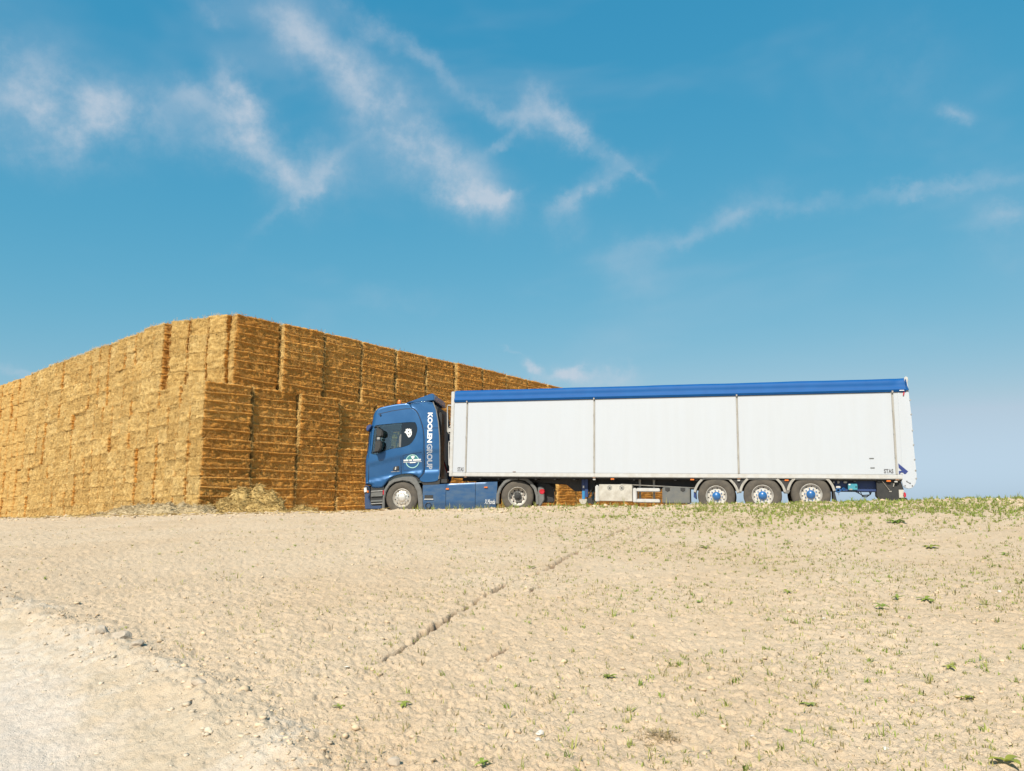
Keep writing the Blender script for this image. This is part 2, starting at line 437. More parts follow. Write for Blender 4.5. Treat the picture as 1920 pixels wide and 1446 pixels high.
attr_mat('grass_blade', trans=.45); attr_mat('clod', .95); attr_mat('leaf', .55, trans=.3)


# ------------------------------------------------------------------ object helpers
def tag(o, label=None, cat=None, group=None, kind=None):
    if label: o['label'] = label
    if cat: o['category'] = cat
    if group: o['group'] = group
    if kind: o['kind'] = kind
    return o


def np_mesh(name, V, F, mat=None, smooth=False):
    """V (n,3), F (m,3|4) arrays"""
    me = bpy.data.meshes.new(name); V = np.asarray(V, np.float32); F = np.asarray(F, np.int32)
    me.vertices.add(len(V)); me.vertices.foreach_set('co', V.ravel())
    k = F.shape[1]; me.loops.add(F.size); me.loops.foreach_set('vertex_index', F.ravel())
    me.polygons.add(len(F)); me.polygons.foreach_set('loop_start', np.arange(0, F.size, k, dtype=np.int32))
    me.polygons.foreach_set('loop_total', np.full(len(F), k, np.int32))
    if smooth: me.polygons.foreach_set('use_smooth', np.ones(len(F), bool))
    me.update(calc_edges=True); me.validate()
    if mat: me.materials.append(MATS[mat])
    return me


def add_obj(name, me, parent=None):
    o = bpy.data.objects.new(name, me); COL.objects.link(o)
    if parent: o.parent = parent
    return o


def set_attr(me, name, vals, kind='FLOAT'):
    a = me.attributes.new(name, kind, 'POINT')
    if kind == 'FLOAT': a.data.foreach_set('value', np.asarray(vals, np.float32))
    else: a.data.foreach_set('color', np.asarray(vals, np.float32).ravel())


class MB:
    def __init__(s): s.v = []; s.f = []
    def add(s, vs, fs):
        o = len(s.v); s.v += [tuple(q) for q in vs]; s.f += [tuple(i + o for i in q) for q in fs]; return s
    def box(s, x0, x1, y0, y1, z0, z1):
        return s.add([(x0, y0, z0), (x1, y0, z0), (x1, y1, z0), (x0, y1, z0), (x0, y0, z1), (x1, y0, z1), (x1, y1, z1), (x0, y1, z1)],
                     [(0, 3, 2, 1), (4, 5, 6, 7), (0, 1, 5, 4), (1, 2, 6, 5), (2, 3, 7, 6), (3, 0, 4, 7)])
    def prism(s, poly, y0, y1):
        """poly in (x,z), extruded along y"""
        n = len(poly)
        vs = [(p[0], y0, p[1]) for p in poly] + [(p[0], y1, p[1]) for p in poly]
        fs = [tuple(range(n))[::-1], tuple(range(n, 2 * n))] + [(i, (i + 1) % n, n + (i + 1) % n, n + i) for i in range(n)]
        return s.add(vs, fs)
    def cyl(s, a, b, r, n=16, r2=None):
        return s.tube([a, b], r, n, r2)
    def tube(s, path, r, n=8, r2=None):
        path = [Vector(p) for p in path]; m = len(path); vs = []; fs = []
        for i, p in enumerate(path):
            t = (path[min(i + 1, m - 1)] - path[max(i - 1, 0)]).normalized()
            u = t.orthogonal().normalized() if i == 0 else (pu - t * pu.dot(t)).normalized()
            pu = u; q = t.cross(u); rr = r if r2 is None else r + (r2 - r) * i / (m - 1)
            vs += [tuple(p + (u * math.cos(2 * math.pi * k / n) + q * math.sin(2 * math.pi * k / n)) * rr) for k in range(n)]
        for i in range(m - 1):
            fs += [(i * n + k, i * n + (k + 1) % n, (i + 1) * n + (k + 1) % n, (i + 1) * n + k) for k in range(n)]
        fs += [tuple(range(n))[::-1], tuple((m - 1) * n + k for k in range(n))]
        return s.add(vs, fs)
    def lathe(s, prof, cx, cz, n=48):
        """prof: (y, r) list, axis parallel to y through (cx, cz)"""
        vs = []; fs = []; m = len(prof)
        for (y, r) in prof:
            vs += [(cx + r * math.cos(2 * math.pi * k / n), y, cz + r * math.sin(2 * math.pi * k / n)) for k in range(n)]
        for i in range(m - 1):
            fs += [(i * n + k, i * n + (k + 1) % n, (i + 1) * n + (k + 1) % n, (i + 1) * n + k) for k in range(n)]
        return s.add(vs, fs)
    def grid(s, rows):
        n = len(rows[0]); o = [p for r in rows for p in r]
        fs = [(i * n + j, i * n + j + 1, (i + 1) * n + j + 1, (i + 1) * n + j) for i in range(len(rows) - 1) for j in range(n - 1)]
        return s.add(o, fs)
    def strip(s, path, width, y, depth=.004):
        """flat band along a polyline in (x,z), facing -y"""
        P = [Vector((p[0], p[1])) for p in path]; n = len(P); L = []; Rr = []
        for i in range(n):
            t = (P[min(i + 1, n - 1)] - P[max(i - 1, 0)]).normalized(); q = Vector((-t.y, t.x)) * width / 2
            L.append(P[i] + q); Rr.append(P[i] - q)
        yy = y if callable(y) else (lambda a, b: y)
        vs = [(q.x, yy(q.x, q.y) - depth, q.y) for q in L] + [(q.x, yy(q.x, q.y) - depth, q.y) for q in Rr]
        vs += [(q.x, yy(q.x, q.y) + .01, q.y) for q in L] + [(q.x, yy(q.x, q.y) + .01, q.y) for q in Rr]
        fs = [(i, i + 1, n + i + 1, n + i) for i in range(n - 1)]
        fs += [(2 * n + i, 2 * n + i + 1, i + 1, i) for i in range(n - 1)] + [(n + i, n + i + 1, 3 * n + i + 1, 3 * n + i) for i in range(n - 1)]
        return s.add(vs, fs)
    def build(s, name, mat, parent=None, smooth=False, bevel=0., seg=2, label=None):
        me = bpy.data.meshes.new(name); me.from_pydata(s.v, [], s.f); me.update()
        bm = bmesh.new(); bm.from_mesh(me)
        bmesh.ops.remove_doubles(bm, verts=bm.verts, dist=1e-5)
        bmesh.ops.recalc_face_normals(bm, faces=bm.faces)
        if bevel:
            es = [e for e in bm.edges if len(e.link_faces) == 2 and e.calc_face_angle(0) > .5]
            bmesh.ops.bevel(bm, geom=es, offset=bevel, segments=seg, affect='EDGES', clamp_overlap=True)
        if smooth:
            for f in bm.faces: f.smooth = True
            for e in bm.edges:
                if len(e.link_faces) == 2 and e.calc_face_angle(0) > .7: e.smooth = False
        bm.to_mesh(me); bm.free()
        me.materials.append(MATS[mat])
        o = add_obj(name, me, parent)
        if label: o['label'] = label
        return o


def empty(name, loc, rot=(0, 0, 0)):
    o = bpy.data.objects.new(name, None); COL.objects.link(o); o.location = loc; o.rotation_euler = rot
    o.empty_display_size = .3
    return o


def text_mesh(body, outline=False, bold=0.0, tube=.02):
    cu = bpy.data.curves.new('t', 'FONT'); cu.body = body; cu.size = 1.0; cu.resolution_u = 3
    if outline: cu.fill_mode = 'NONE'; cu.bevel_depth = tube; cu.bevel_resolution = 0
    else: cu.fill_mode = 'FRONT'; cu.offset = bold
    o = bpy.data.objects.new('t', cu); COL.objects.link(o)
    bpy.context.view_layer.update()
    dg = bpy.context.evaluated_depsgraph_get(); e = o.evaluated_get(dg); me = e.to_mesh()
    V = np.array([v.co[:] for v in me.vertices]); F = [tuple(p.vertices) for p in me.polygons]
    e.to_mesh_clear(); bpy.data.objects.remove(o); bpy.data.curves.remove(cu)
    return V, F


def lettering(body, parent, s0, s1, z0, z1, y, mat, down=False, outline=False, bold=.0, tube=.02, name='lettering', shear=0):
    """text filling the rectangle s0..s1 x z0..z1 on the plane y; down = reading from top to bottom"""
    V, F = text_mesh(body, outline, bold, tube)
    lo, hi = V.min(0), V.max(0)
    a = (V[:, 0] - lo[0]) / (hi[0] - lo[0]); b = (V[:, 1] - lo[1]) / (hi[1] - lo[1]); a = a + shear * b
    if down: X = s0 + b * (s1 - s0); Zz = z1 - a * (z1 - z0)
    else: X = s0 + a * (s1 - s0); Zz = z0 + b * (z1 - z0)
    yy = np.array([y(x_, z_) for x_, z_ in zip(X, Zz)]) if callable(y) else np.full(len(X), y)
    if outline: yy = yy - (V[:, 2] - V[:, 2].min()) * .05
    m = MB(); m.add(np.stack([X, yy, Zz], 1).tolist(), F)
    return m.build(name, mat, parent)


def chaikin(P, it=2):
    for _ in range(it):
        Q = []
        for i in range(len(P)):
            a, b = P[i], P[(i + 1) % len(P)]
            Q += [(a[0] * .75 + b[0] * .25, a[1] * .75 + b[1] * .25), (a[0] * .25 + b[0] * .75, a[1] * .25 + b[1] * .75)]
        P = Q
    return P


def inside(pt, P):
    x, y = pt; r = False; j = len(P) - 1
    for i in range(len(P)):
        if (P[i][1] > y) != (P[j][1] > y) and x < (P[j][0] - P[i][0]) * (y - P[i][1]) / (P[j][1] - P[i][1]) + P[i][0]: r = not r
        j = i
    return r


def skin2d(outer, holes=(), step=.05):
    """triangulate a region with a regular grid of inner points -> (points, triangles)"""
    pts = []; edges = []
    for L in [outer] + list(holes):
        o = len(pts); pts += [tuple(q) for q in L]; edges += [(o + i, o + (i + 1) % len(L)) for i in range(len(L))]
    xs = [p[0] for p in outer]; zs = [p[1] for p in outer]
    B = np.array(pts)
    for x in np.arange(min(xs), max(xs), step):
        for z in np.arange(min(zs), max(zs), step):
            if inside((x, z), outer) and not any(inside((x, z), h) for h in holes) and np.min(np.hypot(B[:, 0] - x, B[:, 1] - z)) > step * .45:
                pts.append((x, z))
    r = delaunay_2d_cdt([Vector(p) for p in pts], edges, [], 0, 1e-6)
    V = [(v.x, v.y) for v in r[0]]; F = []
    for f in r[2]:
        c = (sum(V[i][0] for i in f) / len(f), sum(V[i][1] for i in f) / len(f))
        if inside(c, outer) and not any(inside(c, h) for h in holes): F.append(tuple(f))
    return V, F

# ================================================================== GROUND
def build_ground():
    a_d = np.radians(np.linspace(-43, 43, 880))
    a_c = np.radians(np.linspace(43, 317, 70))[1:-1]
    ang = np.concatenate([a_d, a_c])
    r = np.concatenate([np.geomspace(.25, 2.9, 16)[:-1], np.geomspace(2.9, 9.5, 400)[:-1], np.geomspace(9.5, 33, 250), np.geomspace(33, 110, 46)[1:], np.geomspace(110, 6000, 26)[1:]])
    A, RR = np.meshgrid(ang, r)
    X = RR * np.sin(A); Y = RR * np.cos(A)
    h, moist_shade = detail_h(X, Y, None)
    fade = 1 - sst(40, 70, RR)
    Zz = base_h(X, Y) + h * fade
    na, nr = len(ang), len(r)
    V = np.stack([X.ravel(), Y.ravel(), Zz.ravel()], 1)
    V = np.vstack([V, [[0, 0, base_h(0, 0) + 0.]]])
    i, j = np.meshgrid(np.arange(nr - 1), np.arange(na), indexing='ij')
    j2 = (j + 1) % na
    F = np.stack([i * na + j, i * na + j2, (i + 1) * na + j2, (i + 1) * na + j], -1).reshape(-1, 4)[:, ::-1]
    me = np_mesh('ground', V, F, 'soil', smooth=True)
    d = bank_d(X, Y)
    rv = sst(.35, 1.05, d + (fbm(X / .5, Y / .5, 77, 4) - .5) * .9)
    sv = sst(-.35, .25, d + (fbm(X / .3, Y / .3, 78, 3) - .5) * .8)
    set_attr(me, 'road', np.append(rv.ravel(), 0)); set_attr(me, 'shoulder', np.append(sv.ravel(), 0))
    set_attr(me, 'moist_shade', np.append((moist_shade * .9).ravel(), 0))
    o = add_obj('ground', me)
    tag(o, 'pale tan dry field soil with a chalky track at lower left', kind='structure')


build_ground()

# ================================================================== TRACTOR UNIT
TR = empty('tractor_unit', (-3.563, 25.118, 1.38), (0, 0, R(-5)))
tag(TR, 'dark blue tractor unit coupled to the front of the white trailer', 'truck')
W = 2.5
CAB = [(-1.261, .904), (-1.256, 1.52), (-1.251, 1.837), (-1.2, 1.937), (-1.165, 2.27), (-1.142, 2.677), (-1.094, 2.881), (-1.072, 3.027), (-1.045, 3.232), (-.975, 3.364), (-.853, 3.45), (-.543, 3.52), (-.189, 3.575), (.181, 3.594), (.243, 3.438), (.347, 3.408), (.474, 3.275), (.597, 2.982), (.669, 2.749), (.708, 2.488), (.716, 2.0), (.724, 1.268), (.539, 1.098), (.45, 1.198), (.274, 1.262), (.099, 1.271), (-.192, 1.229), (-.366, 1.158), (-.48, 1.044), (-.564, .931), (-.621, .86), (-.678, .817), (-1.03, .818), (-1.047, .918), (-1.151, .946)]
WIN = [(-1.091, 1.966), (-1.087, 2.328), (-1.069, 2.735), (-1.029, 2.837), (-.97, 2.865), (-.056, 2.944), (.356, 2.961), (.416, 2.925), (.478, 2.722), (.438, 2.548), (.368, 2.375), (.254, 2.231), (.138, 2.174), (-.066, 2.118), (-.389, 2.086), (-.622, 2.006), (-.768, 1.949), (-.914, 1.898), (-1.002, 1.907)]
DEF = [(.181, 3.594), (.961, 3.658), (1.083, 3.356), (1.163, 2.947), (1.214, 2.484), (1.234, 2.081), (1.234, 1.509), (1.211, 1.082), (1.091, 1.012), (.672, .984), (.539, 1.098), (.724, 1.268), (.716, 2.0), (.708, 2.488), (.669, 2.749), (.597, 2.982), (.474, 3.275), (.347, 3.408), (.243, 3.438)]


def crease1(s): return np.interp(s, [-1.24, -.06, .64, 1.3], [1.52, 1.80, 1.955, 2.0])
def crease2(s): return np.interp(s, [-1.1, -.08, .65, 1.3], [1.06, 1.30, 1.397, 1.42])


def cab_y(s, z):
    """inward offset of the cab flank: tumblehome above the waist line, tucked band below it"""
    c1 = crease1(s); c2 = crease2(s)
    up = max(0., z - c1); y = .020 * up + .012 * up * up
    if z < c1 + .06:
        k = min(1, (c1 + .06 - z) / .10); k = k * k * (3 - 2 * k)
        y += .028 * k
        if z < c1 - .04: y += .05 * (min(c1 - .04 - z, max(c1 - .04 - c2, .01)))
        if z < c2: k2 = min(1, (c2 - z) / .08); y -= .035 * k2 * k2 * (3 - 2 * k2)
    return float(y)


def normals2d(P):
    n = len(P); area = sum(P[i][0] * P[(i + 1) % n][1] - P[(i + 1) % n][0] * P[i][1] for i in range(n)); sg = 1 if area > 0 else -1
    out = []
    for i in range(n):
        a, b = P[i - 1], P[(i + 1) % n]; t = Vector((b[0] - a[0], b[1] - a[1])).normalized()
        out.append((t.y * sg, -t.x * sg))
    return out


def shell(outline, holes, name, mat, parent, r=.06, rfront=.16, full=True, step=.06, yfun=cab_y, thick=.06):
    P = chaikin(outline, 2); N = normals2d(P)
    rad = [r + (rfront - r) * max(0, -nx) ** 2 for nx, nz in N]
    m = MB()
    rings = []
    K = 5
    for k in range(K):
        th = math.pi / 2 * k / (K - 1)
        rings.append([(p[0] - n_[0] * ra * (1 - math.sin(th)), ra * (1 - math.cos(th)) * .9, p[1] - n_[1] * ra * (1 - math.sin(th))) for p, n_, ra in zip(P, N, rad)])
    inner = [(q[0], q[2]) for q in rings[0]]
    H = [chaikin(h, 1) for h in holes]
    V, F = skin2d(inner, H, step)

    def side(mir):
        f = (lambda y: W - y) if mir else (lambda y: y)
        o = len(m.v); m.v += [(a, f(yfun(a, b)), b) for a, b in V]; m.f += [tuple(i + o for i in (q[::-1] if mir else q)) for q in F]
        prev = None
        for k, rg in enumerate(rings):
            o = len(m.v); m.v += [(q[0], f(q[1] + yfun(q[0], q[2]) * (1 - k / (K - 1) * .3)), q[2]) for q in rg]
            if prev is not None:
                n = len(rg); m.f += [(prev + i, prev + (i + 1) % n, o + (i + 1) % n, o + i) for i in range(n)]
            prev = o
        # window reveals
        for h in H:
            n = len(h); o = len(m.v)
            m.v += [(a, f(yfun(a, b)), b) for a, b in h] + [(a, f(yfun(a, b) + .045), b) for a, b in h]
            m.f += [(o + i, o + (i + 1) % n, o + n + (i + 1) % n, o + n + i) for i in range(n)]
        return prev, len(rings[0])
    if full:
        a, n = side(False); b, _ = side(True)
        m.f += [(a + i, a + (i + 1) % n, b + (i + 1) % n, b + i) for i in range(n)]
        return m.build(name, mat, parent, smooth=True)
    a, n = side(False)
    o = len(m.v); last = m.v[a:a + n]
    m.v += [(q[0], q[1] + thick, q[2]) for q in last]
    m.f += [(a + i, a + (i + 1) % n, o + (i + 1) % n, o + i) for i in range(n)]
    m.f.append(tuple(range(o, o + n)))
    return m.build(name, mat, parent, smooth=True)


cab = shell(CAB, [WIN], 'cab', 'blue_paint', TR)
# side deflectors, near and far
dn = shell(DEF, [], 'side_deflector', 'blue_paint', TR, r=.02, rfront=.012, full=False, yfun=lambda s, z: cab_y(s, z) + .004, thick=.03)
df = dn.copy(); COL.objects.link(df); df.scale = (1, -1, 1); df.location = (0, W, 0)
for d_ in (dn,):
    MB().strip([(.70, 2.757), (1.19, 2.757)], .012, lambda s, z: cab_y(s, z), .001).build('seam', 'seam_dark', dn)
    MB().strip([(.735, 1.40), (1.23, 1.43)], .012, lambda s, z: cab_y(s, z), .001).build('seam', 'seam_dark', dn)
    MB().strip([(.965, 3.62), (1.075, 3.35), (1.155, 2.947), (1.206, 2.484), (1.226, 2.081), (1.226, 1.509), (1.203, 1.10)], .03, lambda s, z: cab_y(s, z), .003).build('edge_trim', 'plastic_grey', dn)
# rear wall and its dark fittings
MB().box(.3, 1.10, .10, W - .10, 1.0, 3.52).build('rear_wall', 'plastic_black', TR, bevel=.05)
MB().box(1.10, 1.22, .25, .9, .95, 3.3).build('air_intake', 'plastic_black', TR, bevel=.03)
# roof spoiler
MB().prism([(.018, 3.60), (.898, 3.92), (.972, 3.899), (.99, 3.69), (.6, 3.64), (.196, 3.605)], .16, W - .16).build('roof_spoiler', 'blue_paint', TR, smooth=True, bevel=.02)
# seams of the body
yf = lambda s, z: cab_y(s, z)
MB().strip([(-.86, 3.235), (-.4, 3.335), (.05, 3.40), (.30, 3.40), (.40, 3.33), (.50, 3.19), (.60, 2.93), (.665, 2.70), (.70, 2.48), (.708, 2.0), (.716, 1.29), (.62, 1.19)], .022, yf, .001).build('seam', 'seam_dark', cab)
dr = MB().strip([(-.062, 2.115), (-.058, 1.8), (-.045, 1.26)], .016, yf, .001).build('seam', 'seam_dark', cab)
MB().strip([(-1.135, 1.90), (-1.125, 1.4), (-1.118, .97)], .012, yf, .001).build('seam', 'seam_dark', cab)
MB().strip([(.015, 1.40), (.012, 1.86), (.1, 1.885), (.6, 1.965), (.645, 1.94), (.655, 1.5), (.64, 1.40), (.05, 1.385), (.015, 1.40)], .010, yf, .001).build('seam', 'seam_dark', cab)
MB().strip([(.2, 3.58), (.25, 3.44)], .014, yf, .001).build('seam', 'seam_dark', cab)
MB().lathe([(.03, .001), (.028, .028), (.05, .03)], -.781, 3.2, 14).build('roof_marker', 'seam_dark', cab)
# door handle and its recess
MB().prism([(-.316, 1.38), (-.28, 1.50), (-.12, 1.525), (-.11, 1.40)], .0, .06).build('door_handle', 'plastic_black', cab, bevel=.01)
MB().prism([(-.25, 1.39), (-.225, 1.49), (-.19, 1.495), (-.20, 1.40)], -.02, .02).build('door_handle', 'alu_rim', cab, bevel=.005)
MB().strip([(-.38, 1.335), (-.10, 1.36)], .02, yf, .003).build('handle_strip', 'steel', cab)

# glazing
gl_front = [(-1.075, 1.97), (-1.07, 2.33), (-1.055, 2.72), (-1.015, 2.82), (-.95, 2.85), (-.065, 2.93), (-.072, 2.13), (-.39, 2.10), (-.62, 2.02), (-.77, 1.962), (-.91, 1.912), (-1.0, 1.92)]
gl_rear = [(-.062, 2.932), (.352, 2.95), (.408, 2.915), (.468, 2.722), (.43, 2.555), (.36, 2.385), (.25, 2.243), (.135, 2.186), (-.068, 2.13)]
for mir in (0, 1):
    y0 = .05 if not mir else W - .062
    MB().prism(gl_front, y0, y0 + .008).build('side_window', 'window_glass', TR)
    MB().prism(gl_rear, y0 - .008, y0 + .010).build('quarter_window', 'dark_glass', TR, label='blackened fixed window behind the door window')
# window rubber frame
fr_ = [(-1.05, 1.98), (-1.045, 2.33), (-1.03, 2.71), (-.995, 2.795), (-.94, 2.815), (-.11, 2.885), (-.12, 2.15)]
MB().strip(fr_, .045, lambda s, z: cab_y(s, z) + .03, .002).build('window_frame', 'plastic_grey', cab)
MB().strip([(-.095, 2.14), (-.085, 2.90)], .05, lambda s, z: cab_y(s, z) + .03, .004).build('window_frame', 'plastic_grey', cab)
# windscreen on the front
MB().prism([(-1.235, 1.95), (-1.20, 2.27), (-1.175, 2.66), (-1.14, 2.66), (-1.165, 2.27), (-1.2, 1.95)], .16, W - .16).build('windscreen', 'dark_glass', TR)
# sun visor
MB().prism([(-1.24, 2.70), (-1.225, 2.84), (-1.10, 2.90), (-1.05, 2.83), (-1.17, 2.66)], -.01, W + .01).build('sun_visor', 'frame_blue', TR, bevel=.02)
# interior
MB().box(-1.10, .65, .14, W - .14, 1.0, 1.78).build('cab_floor', 'interior_grey', TR)
MB().box(-.02, .65, .14, W - .14, 1.78, 3.2).build('bunk_wall', 'interior_grey', TR)
MB().prism([(-1.1, 1.78), (-1.12, 2.02), (-.95, 2.10), (-.72, 2.0), (-.70, 1.78)], .16, W - .16).build('dashboard', 'interior_grey', TR, bevel=.03)
stw = MB(); c0 = Vector((-.66, .62, 2.12)); ax = Vector((-.45, 0, .9)).normalized(); u_ = Vector((0, 1, 0)); v_ = ax.cross(u_)
stw.tube([c0 + (u_ * math.cos(t) + v_ * math.sin(t)) * .22 for t in np.linspace(0, 2 * math.pi, 25)], .016, 6)
stw.cyl(c0, c0 - ax * .3, .03, 8).cyl(c0 - u_ * .2, c0 + u_ * .2, .014, 6)
stw.build('steering_wheel', 'plastic_black', TR, smooth=True)
for ys in (.62, 1.85):
    se = MB().box(-.45, -.02, ys - .25, ys + .25, 1.85, 2.0)
    se.prism([(-.10, 1.95), (-.04, 2.55), (-.02, 2.85), (.08, 2.85), (.08, 1.95)], ys - .23, ys + .23)
    se.build('seat', 'interior_grey', TR, bevel=.04)
MB().box(-.40, -.25, 1.2, 1.9, 2.0, 2.35).build('centre_console', 'interior_cream', TR, bevel=.02)
MB().box(-.9, .0, .2, W - .2, 2.93, 3.1).build('head_lining', 'interior_grey', TR)
# mirrors on the driver side (and their twins on the far side)
for mir in (0, 1):
    q = (lambda a: a) if not mir else (lambda a: W - a)
    mm = MB().prism([(-.80, 2.80), (-.73, 2.72), (-.60, 2.66), (-.605, 2.51), (-.635, 2.45), (-.765, 2.45), (-.82, 2.55)], q(-.30), q(-.06)); mo = mm.build('mirror', 'plastic_black', TR, bevel=.03)
    MB().prism([(-.85, 2.33), (-.66, 2.34), (-.64, 2.22), (-.65, 2.08), (-.71, 1.97), (-.88, 1.94), (-.85, 2.14)], q(-.30), q(-.06)).build('mirror', 'plastic_black', TR, bevel=.03)
    MB().tube([(-.98, q(.06), 2.80), (-.84, q(-.12), 2.82), (-.80, q(-.15), 2.70), (-.85, q(-.15), 2.4), (-.87, q(-.12), 2.0), (-1.0, q(.06), 1.96)], .022, 6).build('mirror_arm', 'plastic_black', TR, smooth=True)
    MB().box(-.79, -.69, q(-.302), q(-.20), 2.36, 2.44).build('mirror_bracket', 'steel', TR, bevel=.01)
# beacon
be = MB().lathe([(0, .0)], 0, 0, 3)
be = MB(); be.tube([(-.225, .35, 3.55), (-.225, .35, 3.61)], .055, 14)
bo = be.build('beacon_base', 'plastic_black', TR, smooth=True)
lm = MB()
rows_ = []
for th in np.linspace(0, math.pi / 2, 6):
    rr = .062 * math.cos(th) + .004; zz = 3.61 + .06 + .075 * math.sin(th)
    rows_.append([(-.225 + rr * math.cos(t), .35 + rr * math.sin(t), zz) for t in np.linspace(0, 2 * math.pi, 17)])
rows_.insert(0, [(-.225 + .066 * math.cos(t), .35 + .066 * math.sin(t), 3.605) for t in np.linspace(0, 2 * math.pi, 17)])
lm.grid(rows_).build('beacon_lens', 'orange_lens', bo, smooth=True)

# bumper, steps, headlight
MB().prism([(-1.24, .905), (-1.10, .894), (-1.055, .626), (-1.085, .497), (-1.013, .295), (-.989, .241), (-.66, .252), (-.66, .13), (-1.206, .13), (-1.225, .40)], .02, W - .02).build('bumper', 'bumper_navy', TR, bevel=.025)
hl_ = MB().prism([(-1.262, .85), (-1.12, .875), (-1.08, .66), (-1.242, .63)], .0, .22).build('headlight', 'plastic_black', TR, bevel=.02)
MB().prism([(-1.255, .82), (-1.165, .84), (-1.15, .69), (-1.235, .665)], -.012, .03).build('lamp', 'lamp_lens', hl_, bevel=.01)
MB().prism([(-1.15, .73), (-1.10, .74), (-1.09, .67), (-1.14, .665)], -.014, .03).build('indicator', 'orange_lens', hl_, bevel=.006)
MB().box(-1.04, -.6, .06, .5, .22, .86).build('step_well', 'plastic_black', TR)
for z0, z1, mt in ((.69, .725, 'steel'), (.53, .67, 'plastic_grey'), (.36, .42, 'box_dark'), (.29, .325, 'steel')):
    MB().prism([(-1.02, z0), (-.63, z0 + .02), (-.63, z1 + .02), (-1.01, z1)], .01, .2).build('step', mt, TR, bevel=.008)
# front wheel arch
FO = [(-.646, .10), (-.62, .5), (-.585, .753), (-.544, .839), (-.416, 1.021), (-.254, 1.117), (.02, 1.175), (.327, 1.185), (.459, 1.125), (.55, .954), (.641, .772), (.688, .559), (.706, .12)]
FI = [(.56, .12), (.538, .453), (.50, .70), (.397, .90), (.264, 1.01), (.023, 1.046), (-.251, .99), (-.413, .87), (-.518, .689), (-.556, .454), (-.55, .10)]
MB().prism(FO + FI, -.012, .10).build('mudguard', 'plastic_grey', TR, bevel=.02)
MB().prism([(.60, 1.03), (.66, 1.1), (1.25, 1.16), (1.22, .93), (.70, .90)], .05, .4).build('mudguard', 'plastic_black', TR)
arch = MB()
arch.grid([[(x, .10, z) for x, z in FI], [(x, .55, z) for x, z in FI]]).build('mudguard_liner', 'plastic_black', TR)
MB().box(-.62, -.58, -.018, .0, .60, .74).build('side_marker', 'red_lens', TR, bevel=.005)

# side skirts
def skirt_y(s, z):
    c = np.interp(s, [.6, 2.4, 3.1], [.34, .34, .47]); d_ = z - c
    return .02 + (.05 * max(0, d_ - .02) if d_ > 0 else .12 * min(-d_, .25))


for a, b in ((.682, 1.432), (1.444, 2.386), (2.398, 3.10)):
    ztop = lambda s: .90 + (s - .673) * .0424
    rows = []
    pr = []
    for s_ in np.linspace(a, b, 8):
        top = ztop(s_); hi = []
        zs = np.linspace(.10, top, 14)
        endx = s_
        if b > 3 and s_ > 3.0: pass
        hi = [(s_ - (0 if b < 3 else max(0, (s_ - 2.9)) * .35 * max(0, .9 - z)), skirt_y(s_, z), z) for z in zs] + [(s_, .06, top + .012), (s_, .35, top + .015)]
        pr.append(hi)
    mk = MB().grid(pr)
    mk.grid([[(pr[0][k][0], pr[0][k][1], pr[0][k][2]) for k in range(len(pr[0]))], [(pr[0][k][0] + .001, pr[0][k][1] + .05, pr[0][k][2]) for k in range(len(pr[0]))]])
    mk.build('side_skirt', 'blue_skirt_paint', TR, smooth=True)
MB().box(.66, 3.12, .09, .4, .12, .88).build('skirt_backing', 'chassis_black', TR)
MB().box(1.44, 1.54, -.005, .06, .755, .805).build('side_marker', 'orange_lens', TR, bevel=.008)
MB().box(2.68, 2.79, -.005, .06, .805, .852).build('side_marker', 'orange_lens', TR, bevel=.008)
vb = MB().box(.75, 1.02, .012, .06, .47, .585).build('step_opening', 'plastic_black', TR)
MB().box(.74, 1.04, -.01, .04, .435, .468).build('step_edge', 'white_metal', vb, bevel=.006)
MB().lathe([(.02, .075), (.0, .085), (-.005, .09), (.0, .10), (.05, .10)], .876, .254, 24).build('exhaust', 'plastic_black', TR, smooth=True)
lettering('X.Monda', TR, 2.70, 3.03, .30, .45, .0, 'decal_white', shear=.06, name='script_lettering')

# rear mudguard
RO = [(3.06, .30), (3.075, .62), (3.16, .84), (3.31, 1.03), (3.505, 1.128), (3.772, 1.163), (4.04, 1.126), (4.21, 1.0), (4.355, .81), (4.42, .57), (4.43, .28)]
RI = [(4.34, .28), (4.33, .56), (4.27, .76), (4.14, .93), (3.99, 1.04), (3.772, 1.075), (3.55, 1.04), (3.38, .95), (3.245, .79), (3.17, .6), (3.155, .30)]
MB().prism(RO + RI, .0, .14).build('mudguard', 'plastic_grey', TR, bevel=.02)
MB().grid([[(x, .14, z) for x, z in RI], [(x, .72, z) for x, z in RI]]).build('mudguard_liner', 'plastic_black', TR)
MB().prism([(4.36, .99), (4.74, .95), (4.89, .83), (4.915, .36), (4.84, .34), (4.42, .34)], .30, .85).build('rear_crossmember', 'chassis_black', TR, bevel=.03)
MB().prism([(4.40, .85), (4.52, .86), (4.60, .80), (4.60, .42), (4.46, .20), (4.40, .20)], .04, .30).build('mudflap', 'plastic_grey', TR, bevel=.02)
tl = MB(); tl.lathe([(.03, .0005), (.02, .07), (.05, .095), (.14, .095)], 4.53, .69, 20)
tl.build('tail_light', 'red_lens', TR, smooth=True)
